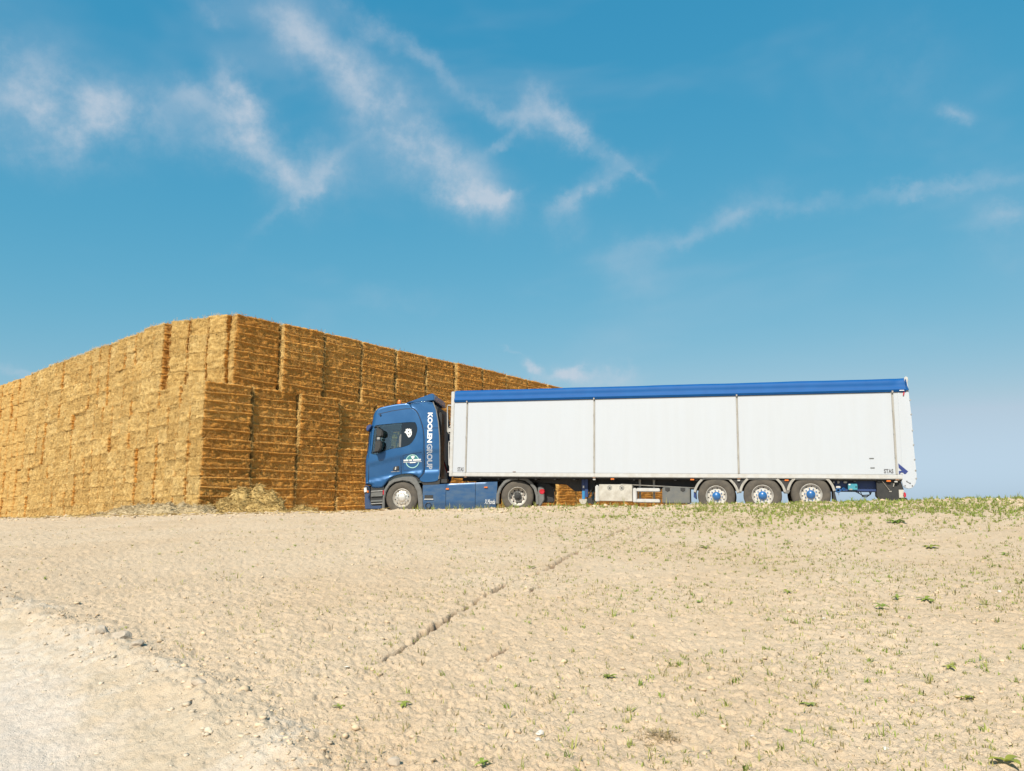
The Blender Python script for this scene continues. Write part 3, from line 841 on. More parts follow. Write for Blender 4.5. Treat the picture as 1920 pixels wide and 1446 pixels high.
# chassis and coupling
for y0 in (.82, 1.60): MB().box(-.9, 4.9, y0, y0 + .08, .72, .98).build('chassis_rail', 'chassis_black', TR)
MB().box(2.9, 4.1, .75, 1.75, .98, 1.13).build('fifth_wheel', 'chassis_black', TR, bevel=.03)
MB().box(1.1, 3.0, .5, 2.0, .82, .88).build('catwalk', 'steel', TR)
cl_ = MB()
for k in range(3):
    pts = [(1.1 + .0 * k, 1.0 + .12 * k, 1.9), (1.3, 1.0 + .12 * k, 1.35), (1.7, 1.05 + .1 * k, 1.25), (1.95, 1.1 + .1 * k, 1.7), (2.0, 1.1 + .1 * k, 2.0)]
    MB().tube(pts, .018, 6).build('air_hose', ['red_lens', 'plastic_black', 'plastic_black'][k], TR, smooth=True)
MB().box(1.15, 1.45, .12, .5, .98, 1.1).build('catwalk_step', 'plastic_black', TR)

# decals
lettering('KOOLEN', TR, .80, .965, 2.275, 3.265, lambda s, z: cab_y(s, z) - .002, 'decal_white', down=True, bold=.045)
lettering('GROUP', TR, .80, .975, 1.415, 2.235, lambda s, z: cab_y(s, z) - .002, 'decal_white', down=True, outline=True, tube=.018, name='outline_lettering')


def flat(poly, y, name, mat, parent): return MB().prism(poly, y, y + .004).build(name, mat, parent)


def yoff(s, z): return cab_y(s, z) - .008


ring = MB(); cx_, cz_ = .324, 1.676
for a0, a1 in ((8, 172), (190, 350)):
    aa = np.radians(np.linspace(a0, a1, 40))
    ring.add([(cx_ + r_ * math.cos(t), yoff(cx_, cz_ + r_ * math.sin(t)) - .004, cz_ + r_ * math.sin(t)) for r_ in (.196, .222) for t in aa],
             [(i, i + 1, 41 + i, 40 + i) for i in range(39)])
ring.build('logo_ring', 'decal_teal', TR)
dk = MB(); aa = np.radians(np.linspace(10, 170, 30))
dk.add([(cx_ + r_ * math.cos(t), yoff(cx_, cz_ + r_ * math.sin(t)) - .001, cz_ + r_ * math.sin(t)) for r_ in (.05, .19) for t in aa], [(i, i + 1, 31 + i, 30 + i) for i in range(29)])
dk.build('logo_ground', 'decal_green', TR)
flat([(.262, 1.865), (.30, 1.83), (.335, 1.858), (.385, 1.85), (.40, 1.815), (.365, 1.765), (.33, 1.745), (.30, 1.78)], yoff(.33, 1.80) - .008, 'logo_leaf', 'decal_white', TR)
words = MB(); x = .035; seq = [5, 3, 8]
for k, n_ in enumerate(seq):
    for i in range(n_):
        wd = .026; sl = (x - .035) * .045
        zz = 1.672 + sl
        words.prism([(x, zz), (x + wd, zz), (x + wd, zz + .055), (x, zz + .055)], yoff(x, zz) - .010, yoff(x, zz) - .004)
        x += wd + .0065
    x += .026
words.build('logo_lettering', 'decal_white', TR)
MB().strip([(.03, 1.636), (.625, 1.664)], .012, yoff, .008).build('logo_line', 'decal_white', TR)
MB().strip([(.24, 1.63), (.43, 1.638)], .03, yoff, .0075).build('logo_lettering', 'decal_white', TR)
# head emblem on the quarter window
EM = [(.035, 2.62), (.06, 2.65), (.085, 2.665), (.078, 2.70), (.09, 2.745), (.115, 2.715), (.145, 2.755), (.172, 2.72), (.21, 2.752), (.225, 2.71), (.262, 2.735), (.262, 2.69), (.285, 2.62), (.28, 2.545), (.235, 2.475), (.18, 2.45), (.14, 2.50), (.112, 2.56), (.085, 2.595)]
eo = flat(EM, .036, 'emblem', 'decal_white', TR)
for q in ([(.155, 2.66), (.19, 2.675), (.20, 2.63), (.17, 2.615)], [(.16, 2.55), (.185, 2.575), (.195, 2.53), (.175, 2.515)], [(.215, 2.58), (.24, 2.60), (.245, 2.55), (.222, 2.54)]):
    flat(q, .033, 'emblem_mark', 'dark_glass', eo)


# ------------------------------------------------------------------ wheels
def sym(half, w_): return half + [(w_ - y, r) for y, r in half[::-1]]


def tyre_prof(Rr, w_):
    k = Rr / .53
    return sym([(.035, .290), (.012, .315 * k), (0, .39 * k), (.004, .455 * k), (.022, .50 * k), (.045, .521 * k), (.07, .527 * k), (.071, .518 * k), (.085, .518 * k), (.086, .529 * k), (w_ / 2 - .012, .53 * k), (w_ / 2 - .011, .52 * k)], w_)


def wheel(parent, x, z, y, kind, Rr=.53, w_=.315, far=False):
    e = MB().lathe(tyre_prof(Rr, w_), 0, 0, 64).build('wheel', 'rubber_dusty', parent, smooth=True)
    e.location = (x, y, z)
    if far: e.scale = (1, -1, 1)
    rim_mat = {'front': 'alu_rim', 'drive': 'white_rim', 'trailer': 'white_rim'}[kind]
    if kind == 'front':
        MB().lathe([(.05, .300), (.022, .302), (.016, .293), (.03, .283), (.06, .272), (.075, .262), (.055, .243), (.035, .215), (.022, .175), (.02, .14), (.008, .13), (-.004, .115), (-.012, .06), (-.012, .001)], 0, 0, 48).build('rim', rim_mat, e, smooth=True)
        hole_r, nut_r, yh, yn = .218, .16, .034, .0
    elif kind == 'drive':
        MB().lathe([(.05, .300), (.022, .302), (.016, .293), (.03, .285), (.055, .272), (.15, .262), (.175, .25), (.185, .225), (.19, .15), (.19, .10)], 0, 0, 48).build('rim', rim_mat, e, smooth=True)
        MB().lathe([(.187, .245), (.1865, .185)], 0, 0, 48).build('rim_rust', 'rust', e, smooth=True)
        MB().lathe([(.19, .125), (.10, .115), (.07, .105), (.065, .06), (.03, .055), (.028, .001)], 0, 0, 32).build('hub', 'plastic_black', e, smooth=True)
        hole_r, nut_r, yh, yn = .215, .155, .183, .14
    else:
        MB().lathe([(.05, .300), (.022, .302), (.016, .293), (.03, .283), (.05, .275), (.085, .262), (.105, .245), (.108, .20), (.10, .15), (.10, .10)], 0, 0, 48).build('rim', rim_mat, e, smooth=True)
        MB().lathe([(.10, .125), (.06, .12), (.045, .11), (.03, .075), (.018, .06), (.014, .001)], 0, 0, 32).build('hub', 'hub_blue', e, smooth=True)
        hole_r, nut_r, yh, yn = .232, .165, .104, .07
    if far: return e
    for k in range(10):
        t = 2 * math.pi * k / 10 + .2
        a, b = hole_r * math.cos(t), hole_r * math.sin(t)
        MB().cyl((a, yh - .003, b), (a, yh + .02, b), .021 if kind != 'drive' else .028, 12).build('vent_hole', 'plastic_black', e)
        t += math.pi / 10; a, b = nut_r * math.cos(t), nut_r * math.sin(t)
        MB().cyl((a, yn, b), (a, yn + .08, b), .017, 6).build('wheel_nut', 'hub_blue' if kind == 'trailer' else 'steel', e)
    return e


wheel(TR, 0, .492, .02, 'front', .53, .315)
wheel(TR, 3.747, .539, .03, 'drive', .52, .30)
wheel(TR, 3.747, .539, .36, 'drive', .52, .30, far=False).name = 'inner_wheel'
wheel(TR, 0, .492, W - .02, 'front', .53, .315, far=True)
wheel(TR, 3.747, .539, W - .03, 'drive', .52, .30, far=True)
MB().cyl((3.747, .2, .539), (3.747, W - .2, .539), .09, 12).build('axle', 'chassis_black', TR)
MB().cyl((0, .2, .45), (0, W - .2, .45), .07, 12).build('axle', 'chassis_black', TR)

# ================================================================== TRAILER
TL = empty('trailer', (-2.0373, 25.30, 2.572), (0, R(.992), R(-17)))
tag(TL, 'long white walking floor trailer with blue roll tarpaulin behind the tractor unit', 'trailer')
WT = 2.55
POST = [.55, 4.78, 9.065, 13.262]
# body panels
edges = [0.10] + POST + [13.40]
for k in range(len(edges) - 1):
    a, b = edges[k] + (.0 if k == 0 else .028), edges[k + 1] - (.028 if k < 4 else 0)
    MB().box(a, b, .012, .06, .135, 2.44).build('side_panel', 'trailer_white', TL, bevel=.004)
MB().box(.02, 13.40, .012, WT, .0, .05).build('floor', 'steel', TL)
for k in range(len(edges) - 1):
    MB().box(edges[k] + .001, edges[k + 1] - .001, -.004, .06, .012, .132).build('lower_rail', 'white_metal', TL, bevel=.008)
for p in POST:
    po = MB().box(p - .026, p + .026, -.006, .05, .134, 2.43).build('post', 'post_grey', TL, bevel=.008)
    for zz in (.6, 1.25, 1.9): MB().box(p - .032, p - .012, -.016, .0, zz, zz + .05).build('latch', 'steel', po)
    MB().box(p - .045, p + .045, -.012, .02, -.03, .012).build('post_foot', 'rust', po, bevel=.004)
MB().box(-.02, .098, -.008, .12, .0, 2.80).build('front_post', 'white_metal', TL, bevel=.015)
MB().box(-.02, .098, WT - .12, WT + .008, .0, 2.80).build('front_post', 'white_metal', TL, bevel=.015)
MB().box(-.005, .05, .12, WT - .12, .0, 2.74).build('front_wall', 'trailer_white', TL)
MB().box(.10, 13.40, WT - .06, WT - .012, .0, 2.44).build('far_side', 'trailer_white', TL)
# rear frame with its rounded foot
RF = [(13.40, 2.44), (13.40, .02), (13.375, -.05), (13.40, -.17), (13.44, -.22), (13.52, -.255), (13.60, -.245), (13.67, -.19), (13.715, -.11), (13.745, .0), (13.755, .12), (13.75, .30), (13.738, .62), (13.727, 1.0), (13.716, 1.756), (13.69, 2.30), (13.668, 2.80), (13.62, 2.80), (13.61, 2.44)]
for y0 in (.0, WT - .07):
    rf = MB().prism(RF, y0 + .004, y0 + .07).build('rear_frame', 'trailer_white', TL, bevel=.008)
MB().box(13.60, 13.68, .07, WT - .07, .0, 2.72).build('rear_door', 'trailer_white', TL)
hinges = MB()
for zz in (.03, .25, .55, .95, 1.35, 1.8, 2.2): MB().cyl((13.74 - .015 * zz, -.01, zz), (13.74 - .015 * zz, .02, zz), .022, 8).build('hinge_bolt', 'steel', TL)
for a, b in ((13.50, -.05), (13.58, -.10), (13.45, -.17), (13.63, -.17)): MB().cyl((a, -.012, b), (a, .01, b), .016, 8).build('bolt', 'box_dark', TL)
MB().strip([(13.50, -.06), (13.58, -.11)], .016, .0, .006).build('stay', 'box_dark', TL)
# roll tarpaulin
half = [(-.012, 2.432), (-.034, 2.45), (-.046, 2.49), (-.044, 2.535), (-.026, 2.565), (-.012, 2.585), (-.016, 2.66), (-.012, 2.73), (.01, 2.785), (.07, 2.822), (.22, 2.85), (.6, 2.88), (1.275, 2.90)]
full_ = half + [(WT - y, z) for y, z in half[:-1][::-1]]
rows = []
for s_ in np.linspace(.105, 13.61, 150):
    wv = .003 * math.sin(s_ * 1.9) + .0015 * math.sin(s_ * 4.7 + 1)
    gather = 1 if s_ > 13.3 else 0
    rr = []
    for y, z in full_:
        b = max(0, min(1, (z - 2.55) / .2))
        sg = 1 if y < 1.2 else -1
        rr.append((s_, y + sg * b * (wv + gather * .03 * math.sin(s_ * 60)), z + b * (wv * 1.3)))
    rows.append(rr)
tp = MB().grid(rows).build('tarpaulin', 'tarp_blue', TL, smooth=True)
MB().cyl((.11, -.034, 2.50), (13.6, -.034, 2.50), .022, 10).build('roll_tube', 'tarp_blue', tp, smooth=True)
for p in POST: MB().box(p - .02, p + .02, -.060, -.03, 2.415, 2.47).build('tarp_strap', 'post_grey', tp)
MB().box(13.44, 13.56, -.058, -.04, 2.462, 2.482).build('tarp_label', 'decal_white', tp)
MB().prism([(13.585, 2.80), (13.60, 2.87), (13.665, 2.87), (13.69, 2.80), (13.64, 2.60), (13.66, 2.45), (13.60, 2.45), (13.60, 2.62)], -.03, .02).build('tarp_gather', 'white_metal', tp, bevel=.02)
MB().prism([(13.59, 2.78), (13.62, 2.80), (13.65, 2.60), (13.69, 2.47), (13.60, 2.47), (13.61, 2.60)], -.05, -.03).build('tarp_gather', 'tarp_blue', tp, bevel=.012)
MB().prism([(13.545, 2.43), (13.575, 2.43), (13.555, 2.33), (13.525, 2.335)], -.03, -.01).build('ratchet_strap', 'red_lens', tp)
# lettering, logo and plates
lettering('STAS', TL, .265, .478, .165, .30, .006, 'decal_grey', bold=.03)
lettering('STAS', TL, 12.94, 13.18, .165, .285, .006, 'decal_grey', bold=.03)
LG = [(13.300, .44), (13.535, .22), (13.47, .148), (13.43, .150), (13.405, .185), (13.372, .198), (13.345, .185), (13.325, .148), (13.305, .148), (13.302, .228), (13.385, .238), (13.305, .325)]
flat([(a + .012, b) for a, b in LG], -.002, 'logo', 'decal_blue', TL)
for a, b, c, d_ in ((12.585, 12.70, .563, .592), (12.599, 12.71, .30, .328)): MB().box(a, b, .004, .02, c, d_).build('vent', 'box_dark', TL)
# side marker lights
for a in (2.2, 5.34, 7.73, 10.38, 13.05):
    if a > 4: MB().box(a - .055, a + .055, .03, .10, -.068, -.024).build('side_marker', 'orange_lens', TL, bevel=.008)
    else: MB().box(a - .05, a + .05, .002, .02, .10 + .05, .17).build('side_marker', 'rust', TL)
for a in (4.78, 9.06, 13.23): MB().box(a - .04, a + .04, .0, .06, -.085, -.045).build('post_lug', 'white_metal', TL, bevel=.008)
# chassis
BEAM = [(.25, -.03), (.25, -.13), (2.9, -.16), (3.75, -.20), (4.05, -.42), (4.25, -.42), (4.85, -.30), (8.0, -.30), (11.5, -.32), (12.74, -.32), (13.35, -.32), (13.35, -.03)]
for y0 in (.55, 1.9): MB().prism(BEAM, y0, y0 + .1).build('chassis_beam', 'chassis_black', TL)
for a in np.arange(1.0, 13.2, .62): MB().box(a, a + .06, .08, WT - .08, -.075, -.004).build('cross_bearer', 'chassis_black', TL)
MB().box(.1, 13.3, .09, .14, -.05, -.002).build('edge_rail', 'chassis_black', TL)
# front ladder and air fittings
MB().tube([(.0, .25, 2.36), (-.21, .2, 2.37), (-.225, .2, 2.30), (-.20, .2, 1.50), (-.14, .2, 1.42), (0, .25, 1.42)], .020, 8).build('ladder_rail', 'white_metal', TL, smooth=True)
MB().tube([(-.01, .3, 2.31), (-.09, .3, 2.32), (-.085, .3, 2.13), (-.01, .3, 2.13)], .015, 6).build('ladder_rail', 'white_metal', TL, smooth=True)
MB().tube([(.0, .25, 1.15), (-.135, .2, 1.157), (-.14, .2, 1.10), (-.115, .2, .40), (-.08, .2, .33), (0, .25, .33)], .022, 8).build('ladder_rail', 'white_metal', TL, smooth=True)
MB().tube([(-.20, .2, 1.9), (-.05, .3, 1.75), (-.2, .2, 1.6)], .012, 6).build('ladder_brace', 'steel', TL)
for zz in (1.02, .53): MB().cyl((-.10, .22, zz), (-.02, .22, zz), .045, 12).build('coupling', 'white_metal', TL)
MB().box(-.16, -.02, .14, .22, 1.46, 1.60).build('bracket', 'white_metal', TL, bevel=.01)
MB().box(-.12, -.05, .2, .24, 1.22, 1.42).build('bracket', 'steel', TL, bevel=.01)
MB().box(-.09, -.02, .02, .10, .13, .165).build('bracket', 'white_metal', TL, bevel=.008)
MB().box(-.10, -.01, .3, 2.2, 1.2, 2.3).build('front_bulkhead', 'plastic_black', TL)
# landing legs
for y0 in (.42, 1.95):
    lg = MB().box(4.30, 4.41, y0, y0 + .13, -.40, -.05).build('landing_leg', 'frame_blue', TL, bevel=.012)
    MB().box(4.31, 4.40, y0 + .01, y0 + .12, -.67, -.40).build('inner_leg', 'leg_blue', lg, bevel=.01)
    MB().box(4.335, 4.385, y0 - .003, y0 + .02, -.32, -.25).build('sticker', 'decal_white', lg)
    ft = [(4.355 + .125 * math.cos(t), -.69 + .14 * math.sin(t)) for t in np.radians(np.linspace(180, 360, 14))]
    MB().prism([(4.23, -.665)] + ft + [(4.48, -.665)], y0 - .04, y0 + .17).build('foot', 'old_white_metal', lg, bevel=.006)
MB().box(4.41, 4.50, .40, .5, -.6, -.05).build('leg_plate', 'frame_blue', TL)
MB().cyl((4.46, .44, -.66), (4.77, .44, -.06), .026, 8).build('leg_brace', 'chassis_black', TL)
MB().cyl((4.53, .5, -.77), (4.74, .5, -.30), .03, 8).build('leg_brace', 'chassis_black', TL)
MB().prism([(4.5, -.62), (4.62, -.62), (4.66, -.80), (4.46, -.80)], .42, .52).build('leg_bracket', 'chassis_black', TL)
# tool box, support frame, plastic box
MB().box(4.80, 4.915, .05, .5, -.745, -.235).build('box_pillar', 'white_metal', TL, bevel=.03)
tb = MB().box(4.92, 5.94, .06, .6, -.718, -.207).build('tool_box', 'old_white_metal', TL, bevel=.012, label='off white steel tool box with two latches')
for a in (5.25, 5.62):
    lt = MB(); lt.lathe([(.058, .055), (.052, .062), (.052, .072), (.06, .076)], a, -.31, 20); lt.build('latch', 'steel', tb, smooth=True)
    MB().box(a - .03, a + .03, .045, .06, -.34, -.28).build('latch_grip', 'box_dark', tb)
fm = MB().box(5.96, 6.07, .05, .35, -.744, -.309).build('rack_frame', 'white_metal', TL, bevel=.02)
MB().box(6.072, 6.77, .05, .35, -.42, -.309).build('rack_bar', 'white_metal', fm, bevel=.02)
MB().box(6.072, 6.77, .05, .35, -.744, -.634).build('rack_bar', 'white_metal', fm, bevel=.02)
for a in (6.13, 6.56): MB().box(a - .028, a + .028, .36, .44, -.64, -.02).build('rack_post', 'post_grey', fm)
MB().tube([(5.57, .20, -.20), (6.8, .22, -.245), (7.80, .20, -.29)], .016, 6).build('guard_rail', 'steel', TL)
bx2 = MB().box(6.84, 7.655, .06, .6, -.762, -.275).build('plastic_box', 'box_dark', TL, bevel=.03, label='dark grey plastic side box with two latches')
for a in (7.0, 7.45): MB().prism([(a - .07, -.29), (a + .07, -.29), (a + .07, -.37), (a, -.41), (a - .07, -.37)], .045, .07).build('latch', 'plastic_black', bx2, bevel=.006)
# bogie
AX = [(8.413, -.517), (9.71, -.484), (11.023, -.437)]
for a, b in AX:
    wheel(TL, a, b, .04, 'trailer', .535, .385)
    wheel(TL, a, b, WT - .04, 'trailer', .535, .385, far=True)
    MB().cyl((a, .25, b), (a, WT - .25, b), .075, 12).build('axle', 'chassis_black', TL)
    MB().prism([(a - .5, -.30), (a - .42, -.30), (a + .30, b - .02), (a + .22, b + .1)], .60, .70).build('spring_arm', 'chassis_black', TL)
    MB().cyl((a + .35, .65, -.30), (a + .35, .65, b - .05), .13, 16).build('air_bag', 'plastic_black', TL)
    o_ = [(a + .625 * math.cos(t), b + .625 * math.sin(t)) for t in np.radians(np.linspace(8, 172, 30))]
    i_ = [(a + .595 * math.cos(t), b + .595 * math.sin(t)) for t in np.radians(np.linspace(172, 8, 30))]
    o_ = [(x_, min(z_, -.012)) for x_, z_ in o_]; i_ = [(x_, min(z_, -.03)) for x_, z_ in i_]
    fg = MB().prism(o_ + i_, .03, .43).build('mudguard', 'plastic_grey', TL)
    for aa_ in ((10, 50), (130, 170)):
        e1 = [(a + .66 * math.cos(t), b + .645 * math.sin(t)) for t in np.radians(np.linspace(aa_[0], aa_[1], 12))]
        e2 = [(a + .59 * math.cos(t), b + .585 * math.sin(t)) for t in np.radians(np.linspace(aa_[1], aa_[0], 12))]
        MB().prism(e1 + e2, .012, .04).build('mudguard_lip', 'post_grey', fg)
for a in (9.06, 10.37):
    MB().prism([(a - .22, -.03), (a + .22, -.03), (a + .05, -.42), (a - .05, -.42)], .06, .4).build('mudguard_filler', 'chassis_black', TL)
    MB().prism([(a - .10, -.33), (a + .10, -.33), (a + .05, -.42), (a - .05, -.42)], .02, .06).build('mudguard_filler', 'plastic_grey', TL)
MB().box(7.78, 11.65, .75, 1.8, -.34, -.06).build('bogie_frame', 'chassis_black', TL)
MB().prism([(11.60, -.30), (11.64, -.30), (11.72, -.72), (11.64, -.85), (11.60, -.7)], .05, .45).build('mudflap', 'plastic_black', TL)
MB().prism([(7.77, -.40), (7.82, -.40), (7.83, -.62), (7.76, -.56)], .05, .45).build('mudflap', 'frame_blue', TL)
# hydraulic and brake equipment behind the axles
MB().box(11.68, 12.75, .30, .52, -.33, -.03).build('equipment_plate', 'frame_blue', TL)
tl_ = MB().box(12.015, 12.255, .12, .30, -.303, -.128).build('valve_box', 'teal_box', TL, bevel=.012)
MB().box(12.03, 12.075, .112, .125, -.165, -.135).build('sticker', 'decal_white', tl_)
MB().box(12.04, 12.12, .112, .125, -.30, -.265).build('sticker', 'interior_cream', tl_)
MB().box(12.20, 12.24, .108, .125, -.225, -.20).build('knob', 'plastic_black', tl_)
for a, b, c, d_ in ((11.741, 11.80, -.12, -.045), (11.91, 12.0, -.11, -.055), (11.70, 11.82, -.255, -.195), (11.62, 11.67, -.12, -.06)):
    MB().box(a, b, .16, .3, c, d_).build('fitting', 'white_metal', TL, bevel=.012)
MB().lathe([(.2, .03), (.17, .035), (.16, .05), (.17, .065), (.2, .07)], 11.757, -.315, 18).build('valve', 'hub_blue', TL, smooth=True)
MB().lathe([(.2, .02), (.17, .025), (.16, .035), (.17, .045), (.2, .05)], 11.90, -.285, 18).build('valve', 'hub_blue', TL, smooth=True)
MB().cyl((11.757, .2, -.36), (11.77, .2, -.45), .008, 6).build('drain_tap', 'steel', TL)
for k in range(3):
    MB().tube([(12.17 + .1 * k, .4 + .05 * k, -.31), (12.30 + .05 * k, .4 + .05 * k, -.38 - .02 * k), (12.42, .4 + .05 * k, -.44 - .02 * k), (12.53, .4 + .05 * k, -.47 - .03 * k + .04), (12.62, .4 + .05 * k, -.42), (12.66 - .03 * k, .4 + .05 * k, -.31)], .011, 6).build('hose', 'plastic_black', TL, smooth=True)
MB().box(11.68, 13.35, .52, .60, -.33, -.02).build('rear_side_plate', 'chassis_black', TL)
MB().prism([(12.75, -.05), (12.75, -.46), (12.865, -.604), (12.9, -.9), (13.33, -.9), (13.43, -.27), (13.37, -.05)], .12, .50).build('mudflap', 'plastic_black', TL)
MB().box(13.06, 13.12, .105, .125, -.345, -.315).build('flap_label', 'post_grey', TL)
MB().cyl((12.90, .1, -.05), (13.07, .1, -.30), .012, 6).build('flap_stay', 'steel', TL)
MB().cyl((13.20, .1, -.10), (13.17, .1, -.20), .014, 6).build('flap_stay', 'post_grey', TL)
MB().box(13.30, 13.52, .15, WT - .15, -.62, -.50).build('underrun_bar', 'chassis_black', TL, bevel=.02)
MB().box(13.40, 13.475, .06, .16, -.495, -.35).build('tail_light', 'red_lens', TL, bevel=.02)
MB().box(13.30, 13.42, .08, .2, -.5, -.28).build('light_bracket', 'old_white_metal', TL)

# ================================================================== STRAW STACK
BL, BD, BH = 1.985, .84, .70
RD = Vector((math.sin(R(36)), math.cos(R(36)))); RP = Vector((-RD.y, RD.x))          # along / into the shaded face
LD = Vector((-math.sin(R(50)), math.cos(R(50)))); LN = Vector((LD.y, -LD.x))         # along / into the sunlit face
P0 = Vector((-10.8, 26.5)); Z0 = 1.29


def bale_mesh(seed, nx, ny, nz, strands):
    g = np.random.default_rng(seed)
    V = []; F = []
    def face(axis, sgn, na, nb):
        o = len(V)
        for i in range(na + 1):
            for j in range(nb + 1):
                a = i / na * 2 - 1; b = j / nb * 2 - 1
                p = [0, 0, 0]; p[axis] = sgn; p[(axis + 1) % 3] = a; p[(axis + 2) % 3] = b; V.append(p)
        for i in range(na):
            for j in range(nb):
                q = (o + i * (nb + 1) + j, o + (i + 1) * (nb + 1) + j, o + (i + 1) * (nb + 1) + j + 1, o + i * (nb + 1) + j + 1)
                F.append(q if sgn > 0 else q[::-1])
    for s_ in (-1, 1): face(0, s_, ny, nz); face(1, s_, nz, nx); face(2, s_, nx, ny)
    V = np.array(V, float)
    half = np.array([BL / 2, BD / 2, BH / 2]); rr = .075
    Q = V * half; rv = np.array([.11, .075, .065]); core = np.clip(Q, -(half - rv), half - rv); d = (Q - core) / rv
    n = np.linalg.norm(d, axis=1, keepdims=True); dirn = np.where(n > 1e-9, d / np.maximum(n, 1e-9), 0)
    Q = np.where(n > 1e-9, core + dirn * rv, Q)
    nrm = np.where(n > 1e-9, dirn, 0)
    sx = seed * 13.7
    f1 = fbm(Q[:, 0] * 3 + sx + Q[:, 1] * 2.1, Q[:, 2] * 4 + Q[:, 1] * 3.3 + sx, seed, 3) - .5
    f2 = fbm(Q[:, 0] * 14 + sx + Q[:, 1] * 11, Q[:, 2] * 13 + Q[:, 1] * 9 + sx, seed + 5, 2) - .5
    flake = fbm((Q[:, 0] + .15 * Q[:, 2]) * 9 + sx, Q[:, 2] * .8 + sx, seed + 9, 2) - .5
    amp = f1 * .06 + f2 * .075 + flake * .03 + .045 * np.exp(-((Q[:, 2] - half[2] + .055) / .03) ** 2) * (np.abs(V[:, 2]) < .999) * np.where(np.abs(V[:, 1]) > .999, 1, .15)
    # two compressed layers: a groove round the middle and softer ones at the quarter heights
    zz = Q[:, 2] + .02 * np.sin(Q[:, 0] * 2.2 + seed)
    side = (np.abs(V[:, 2]) < .999)
    long_ = (np.abs(V[:, 1]) > .999)
    gr = -.045 * np.exp(-((zz - .01) / .022) ** 2) + .050 * np.exp(-((zz + .042) / .026) ** 2)
    amp = amp + gr * np.where(side, np.where(long_, 1.0, .10), 0)
    endm = np.abs(V[:, 0]) > .999
    amp = amp + np.where(endm, (fbm(Q[:, 1] * 7 + sx, Q[:, 2] * 7 + sx, seed + 3, 3) - .5) * .10, 0)
    Q = Q + nrm * amp[:, None]
    Q[:, 2] += BH / 2
    faces = np.array(F)
    if strands:
        k = strands
        # stalks standing out of the long side and end faces
        t = g.random(k); ax = np.where(t < .62, 1, 0); sg = np.where(g.random(k) < .5, -1, 1)
        a = g.uniform(-.97, .97, k); b = g.uniform(-.97, .97, k)
        b = np.where(g.random(k) < .45, np.where(g.random(k) < .5, .97, .02) + g.normal(0, .03, k), b)
        base = np.stack([np.where(ax == 0, sg * half[0], a * half[0]), np.where(ax == 1, sg * half[1], a * half[1]), b * half[2] + BH / 2], 1)
        nn = np.stack([np.where(ax == 0, sg, 0), np.where(ax == 1, sg, 0), np.zeros(k)], 1)
        tang = g.normal(0, 1, (k, 3)); tang[:, 2] -= .8
        tang -= nn * (tang * nn).sum(1, keepdims=True); tang /= np.linalg.norm(tang, axis=1, keepdims=True)
        ln = g.uniform(.05, .17, k)[:, None]; wd = g.uniform(.004, .010, k)[:, None]
        tip = base + tang * ln + nn * (g.uniform(-.01, .05, k)[:, None])
        bn = np.cross(tang, nn) * wd
        base = base + nn * .012
        S = np.stack([base - bn, base + bn, tip + bn * .6, tip - bn * .6], 1).reshape(-1, 3)
        o = len(Q); Q = np.vstack([Q, S])
        faces = np.vstack([faces, (np.arange(k * 4).reshape(k, 4) + o)])
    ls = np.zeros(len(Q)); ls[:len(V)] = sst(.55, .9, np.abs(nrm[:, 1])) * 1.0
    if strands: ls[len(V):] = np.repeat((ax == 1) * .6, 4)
    return Q, faces, ls


VAR = []
for sd in range(8):
    q, f, ls = bale_mesh(sd + 1, 30, 12, 30, 1200)
    me = np_mesh('straw_bale', q, f, 'straw', smooth=True); set_attr(me, 'long_side_shade', ls); VAR.append(me)
LOW = [bale_mesh(sd + 21, 14, 6, 20, 160) for sd in range(5)]

ORD = ['bottom', 'second', 'third', 'fourth', 'fifth', 'sixth', 'seventh', 'eighth', 'ninth', 'tenth', 'eleventh', 'twelfth', 'thirteenth', 'fourteenth', 'fifteenth', 'sixteenth', 'seventeenth', 'eighteenth', 'nineteenth', 'twentieth', 'twenty-first', 'twenty-second']
COURSE = ['bottom course', 'second course up', 'third course up', 'fourth course up', 'fifth course up', 'sixth course up', 'seventh course up', 'eighth course up', 'third course from the top', 'second course from the top', 'top course']
jr = np.random.default_rng(3)
stuffV, stuffF, stuffL = [], [], []; so = 0


def place(center, z, rotz, label, solo, sc):
    global so
    if solo:
        o = bpy.data.objects.new('straw_bale', VAR[int(jr.integers(0, 8))]); COL.objects.link(o)
        o.location = (center.x, center.y, z)
        flip = math.pi if jr.random() < .5 else 0
        o.rotation_euler = (float(jr.normal(0, .006)), float(jr.normal(0, .004)), rotz + flip)
        o.scale = sc
        tag(o, label, 'straw bale', 'straw bales of the big stack')
    else:
        q, f, ls = LOW[int(jr.integers(0, 5))]
        c, s_ = math.cos(rotz), math.sin(rotz); v = q * np.array(sc)
        v = np.stack([v[:, 0] * c - v[:, 1] * s_ + center.x, v[:, 0] * s_ + v[:, 1] * c + center.y, v[:, 2] + z], 1)
        stuffV.append(v); stuffF.append(f + so); stuffL.append(ls); so += len(v)


